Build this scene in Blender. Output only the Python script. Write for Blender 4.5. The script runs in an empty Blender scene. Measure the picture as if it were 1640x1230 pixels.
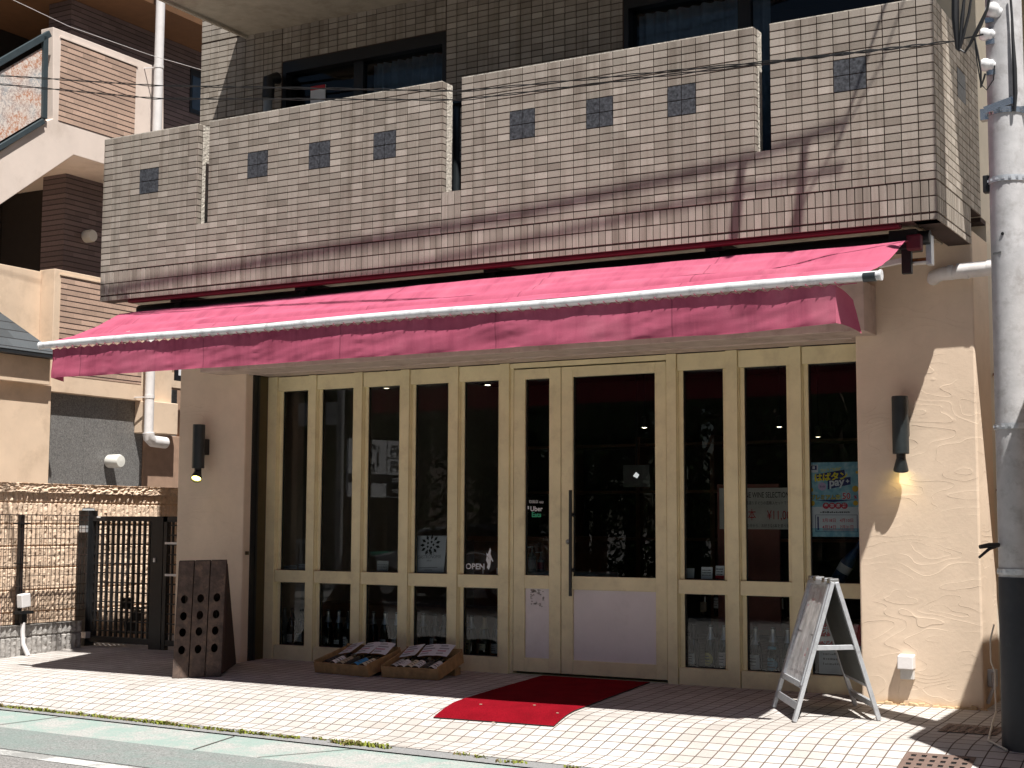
import bpy, bmesh, math, random
from mathutils import Vector, Matrix, noise
random.seed(7)
scene = bpy.context.scene
COL = scene.collection
R = math.radians
# ------------------------------------------------------------------ camera model (surveyed from the tile module of the balcony)
CAMZ = 1.165
F_PX = 2333.0
PITCH, YAW, ROLL = 0.0960729, 0.5197696, 0.0040418
cy_, sy_, cp_, sp_, cr_, sr_ = math.cos(YAW), math.sin(YAW), math.cos(PITCH), math.sin(PITCH), math.cos(ROLL), math.sin(ROLL)
FWD = Vector((-sy_*cp_, cy_*cp_, sp_)); RT0 = Vector((cy_, sy_, 0)); UP0 = RT0.cross(FWD)
RGT = RT0*cr_ + UP0*sr_; UPV = -RT0*sr_ + UP0*cr_
CAM = Vector((0, 0, CAMZ))
def ray(u, v): return RGT*((u-820)/F_PX) - UPV*((v-615)/F_PX) + FWD
def onY(u, v, Y): d = ray(u, v); return CAM + d*(Y/d.y)
def onX(u, v, X): d = ray(u, v); return CAM + d*(X/d.x)
def onZ(u, v, Z): d = ray(u, v); return CAM + d*((Z-CAMZ)/d.z)
GP = [(-60, -.30), (6.0, -.245), (7.40, -.222), (7.62, -.207), (7.70, -.195), (8.25, -.055), (8.40, -.03), (9.0, -.008), (9.88, .018), (14, .03)]
def gz(Y):
    for (a, za), (b, zb) in zip(GP, GP[1:]):
        if Y <= b: return za + (zb-za)*(Y-a)/(b-a)
    return GP[-1][1]
# ------------------------------------------------------------------ object helpers
LOC = {}
def props(o, label=None, cat=None, group=None, kind=None):
    if label: o['label'] = label
    if cat: o['category'] = cat
    if group: o['group'] = group
    if kind: o['kind'] = kind
    return o
def thing(name, label, cat, loc=(0, 0, 0), group=None, rz=0):
    o = bpy.data.objects.new(name, None); COL.objects.link(o)
    o.location = loc; o.rotation_euler = (0, 0, rz); o.empty_display_size = .1
    LOC[o] = Vector(loc)
    return props(o, label, cat, group)
class MB:
    def __init__(s): s.v = []; s.f = []; s.m = []; s.sm = []
    def add(s, vs, fs, m=0, smooth=False):
        b = len(s.v); s.v += [Vector(p) for p in vs]
        for f in fs: s.f.append([b+i for i in f]); s.m.append(m); s.sm.append(smooth)
        return s
    def box(s, x0, x1, y0, y1, z0, z1, m=0):
        return s.add([(x0,y0,z0),(x1,y0,z0),(x1,y1,z0),(x0,y1,z0),(x0,y0,z1),(x1,y0,z1),(x1,y1,z1),(x0,y1,z1)],
                     [(0,3,2,1),(4,5,6,7),(0,1,5,4),(1,2,6,5),(2,3,7,6),(3,0,4,7)], m)
    def obox(s, c, u, v, w, m=0):
        c, u, v, w = Vector(c), Vector(u), Vector(v), Vector(w)
        P = [c+a*u+b*v+d*w for d in (-.5,.5) for a, b in ((-.5,-.5),(.5,-.5),(.5,.5),(-.5,.5))]
        fs = [(0,3,2,1),(4,5,6,7),(0,1,5,4),(1,2,6,5),(2,3,7,6),(3,0,4,7)]
        if u.cross(v).dot(w) < 0: fs = [f[::-1] for f in fs]
        return s.add(P, fs, m)
    def beam(s, a, b, w, h, up=(0,0,1), m=0):
        a, b = Vector(a), Vector(b); d = b-a; up = Vector(up)
        side = d.cross(up).normalized(); up2 = side.cross(d).normalized()
        return s.obox((a+b)/2, d, side*w, up2*h, m)
    def prism(s, pts, off, m=0):
        pts = [Vector(p) for p in pts]; off = Vector(off); n = len(pts)
        nrm = Vector((0,0,0))
        for i in range(n): nrm += pts[i].cross(pts[(i+1) % n])
        if nrm.dot(off) > 0: pts = pts[::-1]
        fs = [tuple(range(n)), tuple(range(2*n-1, n-1, -1))]
        for i in range(n): j = (i+1) % n; fs.append((j, i, n+i, n+j))
        return s.add(pts+[p+off for p in pts], fs, m)
    def tube(s, path, r, n=10, m=0, caps=True, smooth=True):
        path = [Vector(p) for p in path]; k = len(path)
        rs = r if isinstance(r, (list, tuple)) else [r]*k
        vs = []; prev = None
        for i, p in enumerate(path):
            t = (path[min(i+1, k-1)]-path[max(i-1, 0)]).normalized()
            if prev is None:
                a = t.orthogonal().normalized()
            else:
                a = (prev - t*prev.dot(t))
                a = a.normalized() if a.length > 1e-6 else t.orthogonal().normalized()
            prev = a; b = t.cross(a)
            for j in range(n):
                q = 2*math.pi*j/n; vs.append(p+(a*math.cos(q)+b*math.sin(q))*rs[i])
        fs = []
        for i in range(k-1):
            for j in range(n):
                j2 = (j+1) % n; fs.append((i*n+j, i*n+j2, (i+1)*n+j2, (i+1)*n+j))
        s.add(vs, fs, m, smooth)
        if caps:
            s.add(vs[:n], [tuple(range(n-1, -1, -1))], m); s.add(vs[-n:], [tuple(range(n))], m)
        return s
    def lathe(s, prof, c=(0,0,0), n=20, m=0, axis=None, smooth=True):
        c = Vector(c); M = Matrix.Identity(3)
        if axis is not None: M = Vector((0,0,1)).rotation_difference(Vector(axis)).to_matrix()
        vs = []
        for r, z in prof:
            for j in range(n):
                q = 2*math.pi*j/n; vs.append(c+M@Vector((r*math.cos(q), r*math.sin(q), z)))
        fs = []
        for i in range(len(prof)-1):
            for j in range(n):
                j2 = (j+1) % n; fs.append((i*n+j, i*n+j2, (i+1)*n+j2, (i+1)*n+j))
        return s.add(vs, fs, m, smooth)
    def grid(s, fn, nu, nv, m=0, smooth=True):
        vs = [fn(i/nu, j/nv) for j in range(nv+1) for i in range(nu+1)]
        fs = [(j*(nu+1)+i, j*(nu+1)+i+1, (j+1)*(nu+1)+i+1, (j+1)*(nu+1)+i) for j in range(nv) for i in range(nu)]
        return s.add(vs, fs, m, smooth)
    def rot(s, M, about=(0,0,0)):
        a = Vector(about); s.v = [a + M@(p-a) for p in s.v]; return s
    def build(s, name, mats, parent=None, label=None, bevel=0, sharp=35, seg=2):
        me = bpy.data.meshes.new(name)
        off = Vector((0,0,0)); q = parent
        if parent is not None:
            off = LOC.get(parent, Vector((0,0,0)))
        me.from_pydata([tuple(p-off) for p in s.v], [], s.f)
        if not isinstance(mats, (list, tuple)): mats = [mats]
        for k in mats: me.materials.append(k)
        me.polygons.foreach_set('material_index', s.m); me.polygons.foreach_set('use_smooth', s.sm)
        me.update()
        if any(s.sm): me.set_sharp_from_angle(angle=R(sharp))
        o = bpy.data.objects.new(name, me); COL.objects.link(o)
        if parent is not None: o.parent = parent; LOC[o] = off
        if label: o['label'] = label
        if bevel:
            b = o.modifiers.new('bevel', 'BEVEL'); b.width = bevel; b.segments = seg; b.limit_method = 'ANGLE'; b.angle_limit = R(40)
            b.harden_normals = False
        return o
_txt = {}
def text_into(mb, s, origin, u, v, size, m=0, align='CENTER', fat=0.0, stretch=1.0):
    """letters as thin solid shapes laid in the plane (u, v) with their baseline at origin"""
    cu = bpy.data.curves.new('lettering', 'FONT'); cu.body = s; cu.size = size; cu.align_x = align; cu.offset = fat
    cu.resolution_u = 3
    ob = bpy.data.objects.new('lettering', cu); COL.objects.link(ob)
    dg = bpy.context.evaluated_depsgraph_get(); dg.update()
    me = bpy.data.meshes.new_from_object(ob.evaluated_get(dg))
    o = Vector(origin); u = Vector(u).normalized(); v = Vector(v).normalized()
    vs = [o + u*p.co.x*stretch + v*p.co.y for p in me.vertices]
    fs = [tuple(p.vertices) for p in me.polygons]
    mb.add(vs, fs, m)
    bpy.data.objects.remove(ob); bpy.data.curves.remove(cu); bpy.data.meshes.remove(me)
    return mb
def copy_tree(o, parent=None, **kw):
    c = o.copy(); COL.objects.link(c)
    if parent is not None: c.parent = parent
    for ch in list(o.children): copy_tree(ch, c)
    return c
# ------------------------------------------------------------------ materials
MATS = {}
def newmat(name):
    m = bpy.data.materials.new(name); m.use_nodes = True; MATS[name] = m
    nt = m.node_tree; return m, nt, nt.nodes['Principled BSDF']
def N(nt, t, **kw):
    n = nt.nodes.new(t)
    for k, val in kw.items():
        if k in n.inputs: n.inputs[k].default_value = val
        else: setattr(n, k, val)
    return n
def link(nt, a, b): nt.links.new(a, b)
def math_node(nt, op, a, b=None, clamp=False):
    n = nt.nodes.new('ShaderNodeMath'); n.operation = op; n.use_clamp = clamp
    for i, x in enumerate((a, b)):
        if x is None: continue
        if isinstance(x, (int, float)): n.inputs[i].default_value = x
        else: nt.links.new(x, n.inputs[i])
    return n.outputs[0]
def mixc(nt, f, a, b, mode='MIX'):
    n = nt.nodes.new('ShaderNodeMix'); n.data_type = 'RGBA'; n.blend_type = mode
    for s, x in ((n.inputs['Factor'], f), (n.inputs['A'], a), (n.inputs['B'], b)):
        if isinstance(x, (int, float)): s.default_value = x
        elif isinstance(x, tuple): s.default_value = (*x, 1) if len(x) == 3 else x
        else: nt.links.new(x, s)
    return n.outputs['Result']
def ramp(nt, f, stops):
    n = nt.nodes.new('ShaderNodeValToRGB'); cr = n.color_ramp
    while len(cr.elements) < len(stops): cr.elements.new(.5)
    for e, (p, c) in zip(cr.elements, stops):
        e.position = p; e.color = (*c, 1) if isinstance(c, tuple) else (c, c, c, 1)
    nt.links.new(f, n.inputs[0]); return n.outputs[0]
def simple(name, col, rough=.6, metal=0.0, var=.12, scale=9.0, bump=.08, bscale=60.0, spec=.5, dirt=None, coord='Object'):
    m, nt, p = newmat(name)
    tc = N(nt, 'ShaderNodeTexCoord')
    n1 = N(nt, 'ShaderNodeTexNoise', Scale=scale, Detail=6.0, Roughness=.6); link(nt, tc.outputs[coord], n1.inputs['Vector'])
    lo = tuple(c*(1-var) for c in col); hi = tuple(min(1, c*(1+var)) for c in col)
    c = ramp(nt, n1.outputs['Fac'], [(.3, lo), (.7, hi)])
    if dirt:
        dc, da, ds = dirt
        n3 = N(nt, 'ShaderNodeTexNoise', Scale=ds, Detail=8.0, Roughness=.7); link(nt, tc.outputs[coord], n3.inputs['Vector'])
        f = ramp(nt, n3.outputs['Fac'], [(.5, 0.0), (.72, 1.0)])
        f = math_node(nt, 'MULTIPLY', f, da)
        c = mixc(nt, f, c, dc)
    link(nt, c, p.inputs['Base Color'])
    p.inputs['Roughness'].default_value = rough; p.inputs['Metallic'].default_value = metal
    p.inputs['Specular IOR Level'].default_value = spec
    if bump:
        n2 = N(nt, 'ShaderNodeTexNoise', Scale=bscale, Detail=5.0); link(nt, tc.outputs[coord], n2.inputs['Vector'])
        b = N(nt, 'ShaderNodeBump', Strength=bump, Distance=.01); link(nt, n2.outputs['Fac'], b.inputs['Height']); link(nt, b.outputs[0], p.inputs['Normal'])
    return m
def tilemat(name, cols, bump=.35, rough=.75, speck=.25, scale=260.0):
    """every tile its own tone (random per island) with a grainy fired surface"""
    m, nt, p = newmat(name)
    g = N(nt, 'ShaderNodeNewGeometry'); tc = N(nt, 'ShaderNodeTexCoord')
    c = ramp(nt, g.outputs['Random Per Island'], [(i/(len(cols)-1), col) for i, col in enumerate(cols)])
    n1 = N(nt, 'ShaderNodeTexNoise', Scale=scale, Detail=4.0, Roughness=.75); link(nt, tc.outputs['Object'], n1.inputs['Vector'])
    f = ramp(nt, n1.outputs['Fac'], [(.3, 1-speck), (.7, 1+speck*.6)])
    c = mixc(nt, 1.0, c, f, 'MULTIPLY')
    n3 = N(nt, 'ShaderNodeTexNoise', Scale=1.4, Detail=5.0); link(nt, tc.outputs['Object'], n3.inputs['Vector'])
    f2 = ramp(nt, n3.outputs['Fac'], [(.3, .86), (.7, 1.05)])
    c = mixc(nt, 1.0, c, f2, 'MULTIPLY')
    mp = N(nt, 'ShaderNodeMapping'); mp.inputs['Scale'].default_value = (13, 13, .55); link(nt, tc.outputs['Object'], mp.inputs[0])
    n5 = N(nt, 'ShaderNodeTexNoise', Scale=1.0, Detail=4.0, Roughness=.6); link(nt, mp.outputs[0], n5.inputs['Vector'])
    c = mixc(nt, 1.0, c, ramp(nt, n5.outputs['Fac'], [(.34, (.74,.72,.70)), (.5, 1.0)]), 'MULTIPLY')       # rain streaks
    link(nt, c, p.inputs['Base Color']); p.inputs['Roughness'].default_value = rough; p.inputs['Specular IOR Level'].default_value = .3
    b = N(nt, 'ShaderNodeBump', Strength=bump, Distance=.004); link(nt, n1.outputs['Fac'], b.inputs['Height']); link(nt, b.outputs[0], p.inputs['Normal'])
    return m
def emit(name, col, s):
    m, nt, p = newmat(name)
    p.inputs['Base Color'].default_value = (*col, 1); p.inputs['Emission Color'].default_value = (*col, 1); p.inputs['Emission Strength'].default_value = s
    return m
def glassmat(name, tint=(.92, .96, .95), ior=1.5, gain=1.6, rough=0.0):
    m, nt, p = newmat(name); nt.nodes.remove(p)
    out = nt.nodes['Material Output']
    tr = N(nt, 'ShaderNodeBsdfTransparent'); tr.inputs[0].default_value = (*tint, 1)
    gl = N(nt, 'ShaderNodeBsdfGlossy'); gl.inputs['Roughness'].default_value = rough
    fr = N(nt, 'ShaderNodeFresnel', IOR=ior)
    f = math_node(nt, 'MULTIPLY', fr.outputs[0], gain, True)
    mx = N(nt, 'ShaderNodeMixShader'); link(nt, f, mx.inputs[0]); link(nt, tr.outputs[0], mx.inputs[1]); link(nt, gl.outputs[0], mx.inputs[2])
    link(nt, mx.outputs[0], out.inputs['Surface'])
    return m
# ================================================================== materials of the place
TILE = tilemat('balcony_tile', [(.275,.235,.195), (.36,.31,.262), (.41,.358,.305), (.32,.28,.235), (.385,.335,.285), (.50,.44,.38)])
GROUT = simple('dark_grout', (.055,.033,.026), .9, var=.2)
ACCENT = simple('granite_accent', (.055,.058,.066), .55, var=.8, scale=55, bump=.15, bscale=200)
def make_stucco(name, col, k=1.0):
    m, nt, p = newmat(name)
    tc = N(nt, 'ShaderNodeTexCoord')
    mp = N(nt, 'ShaderNodeMapping'); mp.inputs['Scale'].default_value = (1, 1, 2.6); mp.inputs['Rotation'].default_value = (0, R(9), 0); link(nt, tc.outputs['Object'], mp.inputs[0])
    na = N(nt, 'ShaderNodeTexNoise', Scale=1.7, Detail=1.6, Distortion=.25); link(nt, mp.outputs[0], na.inputs['Vector'])
    fr = math_node(nt, 'FRACT', math_node(nt, 'MULTIPLY', na.outputs['Fac'], 12.0))
    ridge = ramp(nt, fr, [(0.0, .8), (.05, .22), (.35, 0.0), (.93, .04), (1.0, .12)])
    nb = N(nt, 'ShaderNodeTexNoise', Scale=3.0, Detail=3.0); link(nt, tc.outputs['Object'], nb.inputs['Vector'])
    gate = ramp(nt, nb.outputs['Fac'], [(.40, 0.0), (.58, .85)])
    ridge = math_node(nt, 'MULTIPLY', ridge, gate)
    nc = N(nt, 'ShaderNodeTexNoise', Scale=38.0, Detail=6.0, Roughness=.65); link(nt, tc.outputs['Object'], nc.inputs['Vector'])
    h = math_node(nt, 'ADD', math_node(nt, 'MULTIPLY', ridge, .62*k), math_node(nt, 'MULTIPLY', nc.outputs['Fac'], .22))
    b = N(nt, 'ShaderNodeBump', Strength=.5, Distance=.010); link(nt, h, b.inputs['Height']); link(nt, b.outputs[0], p.inputs['Normal'])
    nd = N(nt, 'ShaderNodeTexNoise', Scale=2.3, Detail=7.0, Roughness=.65); link(nt, tc.outputs['Object'], nd.inputs['Vector'])
    c = ramp(nt, nd.outputs['Fac'], [(.3, tuple(x*.88 for x in col)), (.7, tuple(min(1, x*1.06) for x in col))])
    sep = N(nt, 'ShaderNodeSeparateXYZ'); link(nt, tc.outputs['Object'], sep.inputs[0])
    low = ramp(nt, math_node(nt, 'ADD', math_node(nt, 'MULTIPLY', sep.outputs[2], 3.0), math_node(nt, 'MULTIPLY', nd.outputs['Fac'], .5)), [(.15, .8), (.45, 0.0)])
    c = mixc(nt, low, c, (col[0]*.72, col[1]*.60, col[2]*.42))       # rain-splash stain at the foot of the wall
    link(nt, c, p.inputs['Base Color']); p.inputs['Roughness'].default_value = .9; p.inputs['Specular IOR Level'].default_value = .2
    return m
STUCCO = make_stucco('beige_stucco', (.78,.625,.48))
STUCCO_PALE = make_stucco('pale_stucco', (.74,.66,.54), .4)
PINKBOX = simple('pinkish_paint', (.56,.44,.38), .6, dirt=((.25,.15,.10), .6, 6))
CREAM = simple('cream_paint', (.86,.755,.47), .45, var=.08, scale=5, bump=.03, dirt=((.55,.44,.26), .4, 6))
CREAM2 = simple('cream_door_paint', (.84,.735,.46), .42, var=.08, scale=5, bump=.03, dirt=((.52,.42,.25), .45, 7))
PANEL = simple('lilac_white_panel', (.78,.71,.70), .4, var=.04, scale=4, bump=.02, dirt=((.60,.54,.51), .4, 5))
BLACK = simple('black_metal', (.012,.012,.013), .45, .0, var=.3, bump=.03)
ANTHRA = simple('charcoal_metal', (.03,.038,.042), .38, .3, var=.2, bump=.03)
GLASS = glassmat('shop_glass')
GLASS_UP = glassmat('flat_glass', (.55,.62,.66), gain=.8)
CHROME = simple('steel', (.55,.55,.55), .25, .9, bump=.0)
ALU = simple('aluminium', (.62,.64,.67), .42, .55, var=.08, scale=30, bump=.04, dirt=((.25,.25,.26), .5, 14))
WHITEPVC = simple('white_pipe', (.74,.71,.70), .45, var=.05, dirt=((.50,.46,.43), .5, 5))
WOODDK = simple('dark_weathered_wood', (.085,.055,.042), .75, var=.5, scale=16, bump=.35, bscale=60, dirt=((.24,.15,.10), .75, 11))
WOODBOX = simple('pine_crate', (.42,.245,.11), .7, var=.25, scale=14, bump=.15, dirt=((.2,.1,.05), .5, 12))
WOODIN = simple('shop_wood', (.17,.075,.03), .5, var=.3, scale=10)
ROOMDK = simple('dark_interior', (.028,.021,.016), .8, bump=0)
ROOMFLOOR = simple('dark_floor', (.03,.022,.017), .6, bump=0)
PAPER = simple('white_paper', (.72,.73,.76), .7, var=.04, bump=0)
INK = simple('black_ink', (.012,.012,.014), .7, bump=0)
REDINK = simple('red_ink', (.45,.02,.03), .7, bump=0)
MAROON = simple('maroon_awning_cover', (.12,.006,.018), .6, var=.15)
def make_awning():
    m, nt, p = newmat('faded_pink_canvas')
    tc = N(nt, 'ShaderNodeTexCoord')
    n1 = N(nt, 'ShaderNodeTexNoise', Scale=1.6, Detail=7.0, Roughness=.65); link(nt, tc.outputs['Object'], n1.inputs['Vector'])
    c = ramp(nt, n1.outputs['Fac'], [(.3, (.45,.10,.165)), (.55, (.51,.125,.20)), (.75, (.56,.17,.24))])
    n2 = N(nt, 'ShaderNodeTexNoise', Scale=320.0, Detail=2.0); link(nt, tc.outputs['Object'], n2.inputs['Vector'])
    c = mixc(nt, 1.0, c, ramp(nt, n2.outputs['Fac'], [(.3, .88), (.7, 1.06)]), 'MULTIPLY')
    sep = N(nt, 'ShaderNodeSeparateXYZ'); link(nt, tc.outputs['Object'], sep.inputs[0])
    fx = math_node(nt, 'FRACT', math_node(nt, 'MULTIPLY', math_node(nt, 'ADD', sep.outputs[0], 20.0), .82))
    seam = ramp(nt, fx, [(0, .62), (.006, .70), (.012, 1.0), (.02, .93), (.028, 1.0)])                     # sewn joins between the canvas widths
    c = mixc(nt, 1.0, c, seam, 'MULTIPLY')
    mp = N(nt, 'ShaderNodeMapping'); mp.inputs['Scale'].default_value = (7, .8, .8); link(nt, tc.outputs['Object'], mp.inputs[0])
    n7 = N(nt, 'ShaderNodeTexNoise', Scale=1.0, Detail=5.0, Roughness=.65); link(nt, mp.outputs[0], n7.inputs['Vector'])
    c = mixc(nt, 1.0, c, ramp(nt, n7.outputs['Fac'], [(.33, (.80,.76,.78)), (.5, 1.0), (.68, (1.06,1.14,1.10))]), 'MULTIPLY')   # water streaks and fading
    nt.nodes.remove(p); out = nt.nodes['Material Output']
    d = N(nt, 'ShaderNodeBsdfDiffuse', Roughness=.5); t = N(nt, 'ShaderNodeBsdfTranslucent')
    link(nt, c, d.inputs[0]); link(nt, mixc(nt, 1.0, c, (.8,.25,.30), 'MULTIPLY'), t.inputs[0])
    b = N(nt, 'ShaderNodeBump', Strength=.2, Distance=.003); link(nt, n2.outputs['Fac'], b.inputs['Height']); link(nt, b.outputs[0], d.inputs['Normal'])
    mx = N(nt, 'ShaderNodeMixShader'); mx.inputs[0].default_value = .07
    link(nt, d.outputs[0], mx.inputs[1]); link(nt, t.outputs[0], mx.inputs[2]); link(nt, mx.outputs[0], out.inputs['Surface'])
    return m
AWNING = make_awning()
def make_paving():
    m, nt, p = newmat('square_paving_tile')
    tc = N(nt, 'ShaderNodeTexCoord'); sep = N(nt, 'ShaderNodeSeparateXYZ'); link(nt, tc.outputs['Object'], sep.inputs[0])
    nw = N(nt, 'ShaderNodeTexNoise', Scale=1.2, Detail=2.0); link(nt, tc.outputs['Object'], nw.inputs['Vector'])
    wob = math_node(nt, 'MULTIPLY', math_node(nt, 'SUBTRACT', nw.outputs['Fac'], .5), .35)
    u = math_node(nt, 'ADD', math_node(nt, 'MULTIPLY', sep.outputs[0], 9.7), wob); v = math_node(nt, 'ADD', math_node(nt, 'MULTIPLY', sep.outputs[1], 9.9), wob)
    def edge(x):
        f = math_node(nt, 'FRACT', x); return math_node(nt, 'MINIMUM', f, math_node(nt, 'SUBTRACT', 1.0, f))
    e = math_node(nt, 'MINIMUM', edge(u), edge(v))
    mask = ramp(nt, e, [(.028, 0.0), (.05, 1.0)])
    cmb = N(nt, 'ShaderNodeCombineXYZ'); link(nt, math_node(nt, 'FLOOR', u), cmb.inputs[0]); link(nt, math_node(nt, 'FLOOR', v), cmb.inputs[1])
    wn = N(nt, 'ShaderNodeTexWhiteNoise'); wn.noise_dimensions = '2D'; link(nt, cmb.outputs[0], wn.inputs['Vector'])
    tone = ramp(nt, wn.outputs['Value'], [(0, (.455,.435,.415)), (.5, (.505,.485,.465)), (1, (.55,.53,.512))])
    n1 = N(nt, 'ShaderNodeTexNoise', Scale=1.1, Detail=7.0, Roughness=.65); link(nt, tc.outputs['Object'], n1.inputs['Vector'])
    tone = mixc(nt, 1.0, tone, ramp(nt, n1.outputs['Fac'], [(.32, (.82,.79,.76)), (.62, (1.03,1.02,1.01))]), 'MULTIPLY')
    n2 = N(nt, 'ShaderNodeTexNoise', Scale=120.0, Detail=4.0); link(nt, tc.outputs['Object'], n2.inputs['Vector'])
    tone = mixc(nt, 1.0, tone, ramp(nt, n2.outputs['Fac'], [(.3, .9), (.7, 1.05)]), 'MULTIPLY')
    vr = N(nt, 'ShaderNodeTexVoronoi', Scale=5.0); link(nt, tc.outputs['Object'], vr.inputs['Vector'])
    tone = mixc(nt, 1.0, tone, ramp(nt, vr.outputs['Distance'], [(.05, (.55,.52,.5)), (.075, 1.0)]), 'MULTIPLY')          # old gum spots
    n4 = N(nt, 'ShaderNodeTexNoise', Scale=.8, Detail=3.0); link(nt, tc.outputs['Object'], n4.inputs['Vector'])
    jc = ramp(nt, n4.outputs['Fac'], [(.35, (.075,.05,.04)), (.65, (.13,.095,.078))])
    c = mixc(nt, mask, jc, tone)
    link(nt, c, p.inputs['Base Color']); p.inputs['Roughness'].default_value = .85; p.inputs['Specular IOR Level'].default_value = .25
    h = math_node(nt, 'ADD', mask, math_node(nt, 'MULTIPLY', n2.outputs['Fac'], .25))
    b = N(nt, 'ShaderNodeBump', Strength=.5, Distance=.004); link(nt, h, b.inputs['Height']); link(nt, b.outputs[0], p.inputs['Normal'])
    return m
PAVING = make_paving()
def make_asphalt(name, lo, hi, paint=None, amt=.6):
    m, nt, p = newmat(name)
    tc = N(nt, 'ShaderNodeTexCoord')
    n1 = N(nt, 'ShaderNodeTexNoise', Scale=85.0, Detail=4.0, Roughness=.8); link(nt, tc.outputs['Object'], n1.inputs['Vector'])
    c = ramp(nt, n1.outputs['Fac'], [(.34, lo), (.64, hi)])
    if paint:
        n2 = N(nt, 'ShaderNodeTexNoise', Scale=3.2, Detail=9.0, Roughness=.72); link(nt, tc.outputs['Object'], n2.inputs['Vector'])
        n3 = N(nt, 'ShaderNodeTexNoise', Scale=70.0, Detail=6.0, Roughness=.7); link(nt, tc.outputs['Object'], n3.inputs['Vector'])
        f = math_node(nt, 'ADD', math_node(nt, 'MULTIPLY', n2.outputs['Fac'], .65), math_node(nt, 'MULTIPLY', n3.outputs['Fac'], .35))
        f = math_node(nt, 'MULTIPLY', ramp(nt, f, [(.45, 0.0), (.55, 1.0)]), amt)
        c = mixc(nt, f, c, paint)
    link(nt, c, p.inputs['Base Color']); p.inputs['Roughness'].default_value = .9; p.inputs['Specular IOR Level'].default_value = .25
    b = N(nt, 'ShaderNodeBump', Strength=.5, Distance=.006); link(nt, n1.outputs['Fac'], b.inputs['Height']); link(nt, b.outputs[0], p.inputs['Normal'])
    return m
ASPHALT = make_asphalt('worn_asphalt', (.07,.068,.066), (.34,.33,.32))
ASPH_TEAL = make_asphalt('worn_teal_asphalt', (.08,.083,.08), (.34,.35,.34), (.17,.235,.215), .5)
APRON = make_asphalt('teal_washed_concrete', (.22,.22,.21), (.50,.49,.47), (.23,.335,.30), .75)
WLINE = make_asphalt('worn_white_paint', (.38,.375,.36), (.66,.66,.64), (.18,.18,.175), .75)
KERBM = make_asphalt('grey_kerb_concrete', (.17,.17,.17), (.30,.30,.30))

# ================================================================== ground
def skew(x): return -.052*(min(max(x, -10.5), -1.0)+6.4)
XCOL = [-22, -10.5, -9, -7.5, -6.4, -5, -3.5, -2.2, -1.0, 16]
def sheet(name, x0, x1, ys, mat, lift=0.0, nx=1):
    mb = MB()
    xs = XCOL if x0 == -22 else [x0, x1]; nx = len(xs)-1
    vs = [(x, y+(skew(x) if y > -2 and abs(x) < 59 else 0), gz(y)+lift) for y in ys for x in xs]
    n = nx+1
    fs = [(j*n+i, j*n+i+1, (j+1)*n+i+1, (j+1)*n+i) for j in range(len(ys)-1) for i in range(nx)]
    mb.add(vs, fs, 0, True)
    o = mb.build(name, mat, sharp=80); return props(o, kind='structure')
bay = [7.70+.55*i/12 for i in range(13)]
rnd = [8.25+.15*i/4 for i in range(1, 5)]
def gz_s(Y):                                                # the fall line is a soft bend, not a crease
    return sum(gz(Y+k*.035) for k in (-2, -1, 0, 1, 2))/5
gz_hard = gz
mb = MB(); ysp = [7.70, 7.8, 7.9, 8.0] + [8.05+.03*i for i in range(20)] + [8.8, 9.2, 9.88, 11.5, 14.0]
def gp(Y): return gz_s(Y) if 7.85 < Y < 9.0 else gz_hard(Y)
nc = len(XCOL); vp = []
for j, y in enumerate(ysp):
    for x in XCOL:
        e = 7.62+skew(x); vp.append((x, e, -.194) if j == 0 else (x, max(y, e+.02*j), gp(max(y, e+.02*j))))
mb.add(vp, [(j*nc+i, j*nc+i+1, (j+1)*nc+i+1, (j+1)*nc+i) for j in range(len(ysp)-1) for i in range(nc-1)], 0, True)
props(mb.build('pavement', PAVING, sharp=80), kind='structure')
sheet('kerb', -22, 16, [7.49, 7.62], KERBM, 0.010)
sheet('gutter_apron', -22, 16, [6.97, 7.49], APRON, 0.002)
sheet('road', -60, 60, [-50, -20, -1.4, 2, 5, 7.0], ASPHALT, -.004)
sheet('cycle_lane', -22, 16, [6.40, 6.97], ASPH_TEAL, .004)
sheet('road_marking', -22, 16, [6.24, 6.37], WLINE, .005)
# far ground behind the block and behind the viewer
mb = MB(); mb.add([(-300, -300, -.42), (300, -300, -.42), (300, 300, -.42), (-300, 300, -.42)], [(0, 1, 2, 3)])
props(mb.build('ground', simple('town_ground', (.14,.13,.12), .95)), kind='structure')
# joints cut across the apron
mb2 = MB()
for x, dx in ((-10.4, .1), (-8.15, .12), (-6.25, -.1), (-5.72, .35), (-4.15, .15), (-2.4, .1)):
    a_, b_ = 6.98+skew(x), 7.48+skew(x); mb2.add([(x, a_, gz(6.98)+.006), (x+.014, a_, gz(6.98)+.006), (x+dx+.014, b_, gz(7.48)+.006), (x+dx, b_, gz(7.48)+.006)], [(0, 1, 2, 3)])
props(mb2.build('apron_joint', simple('dirt_joint', (.10,.09,.08), .95)), kind='structure')
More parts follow.
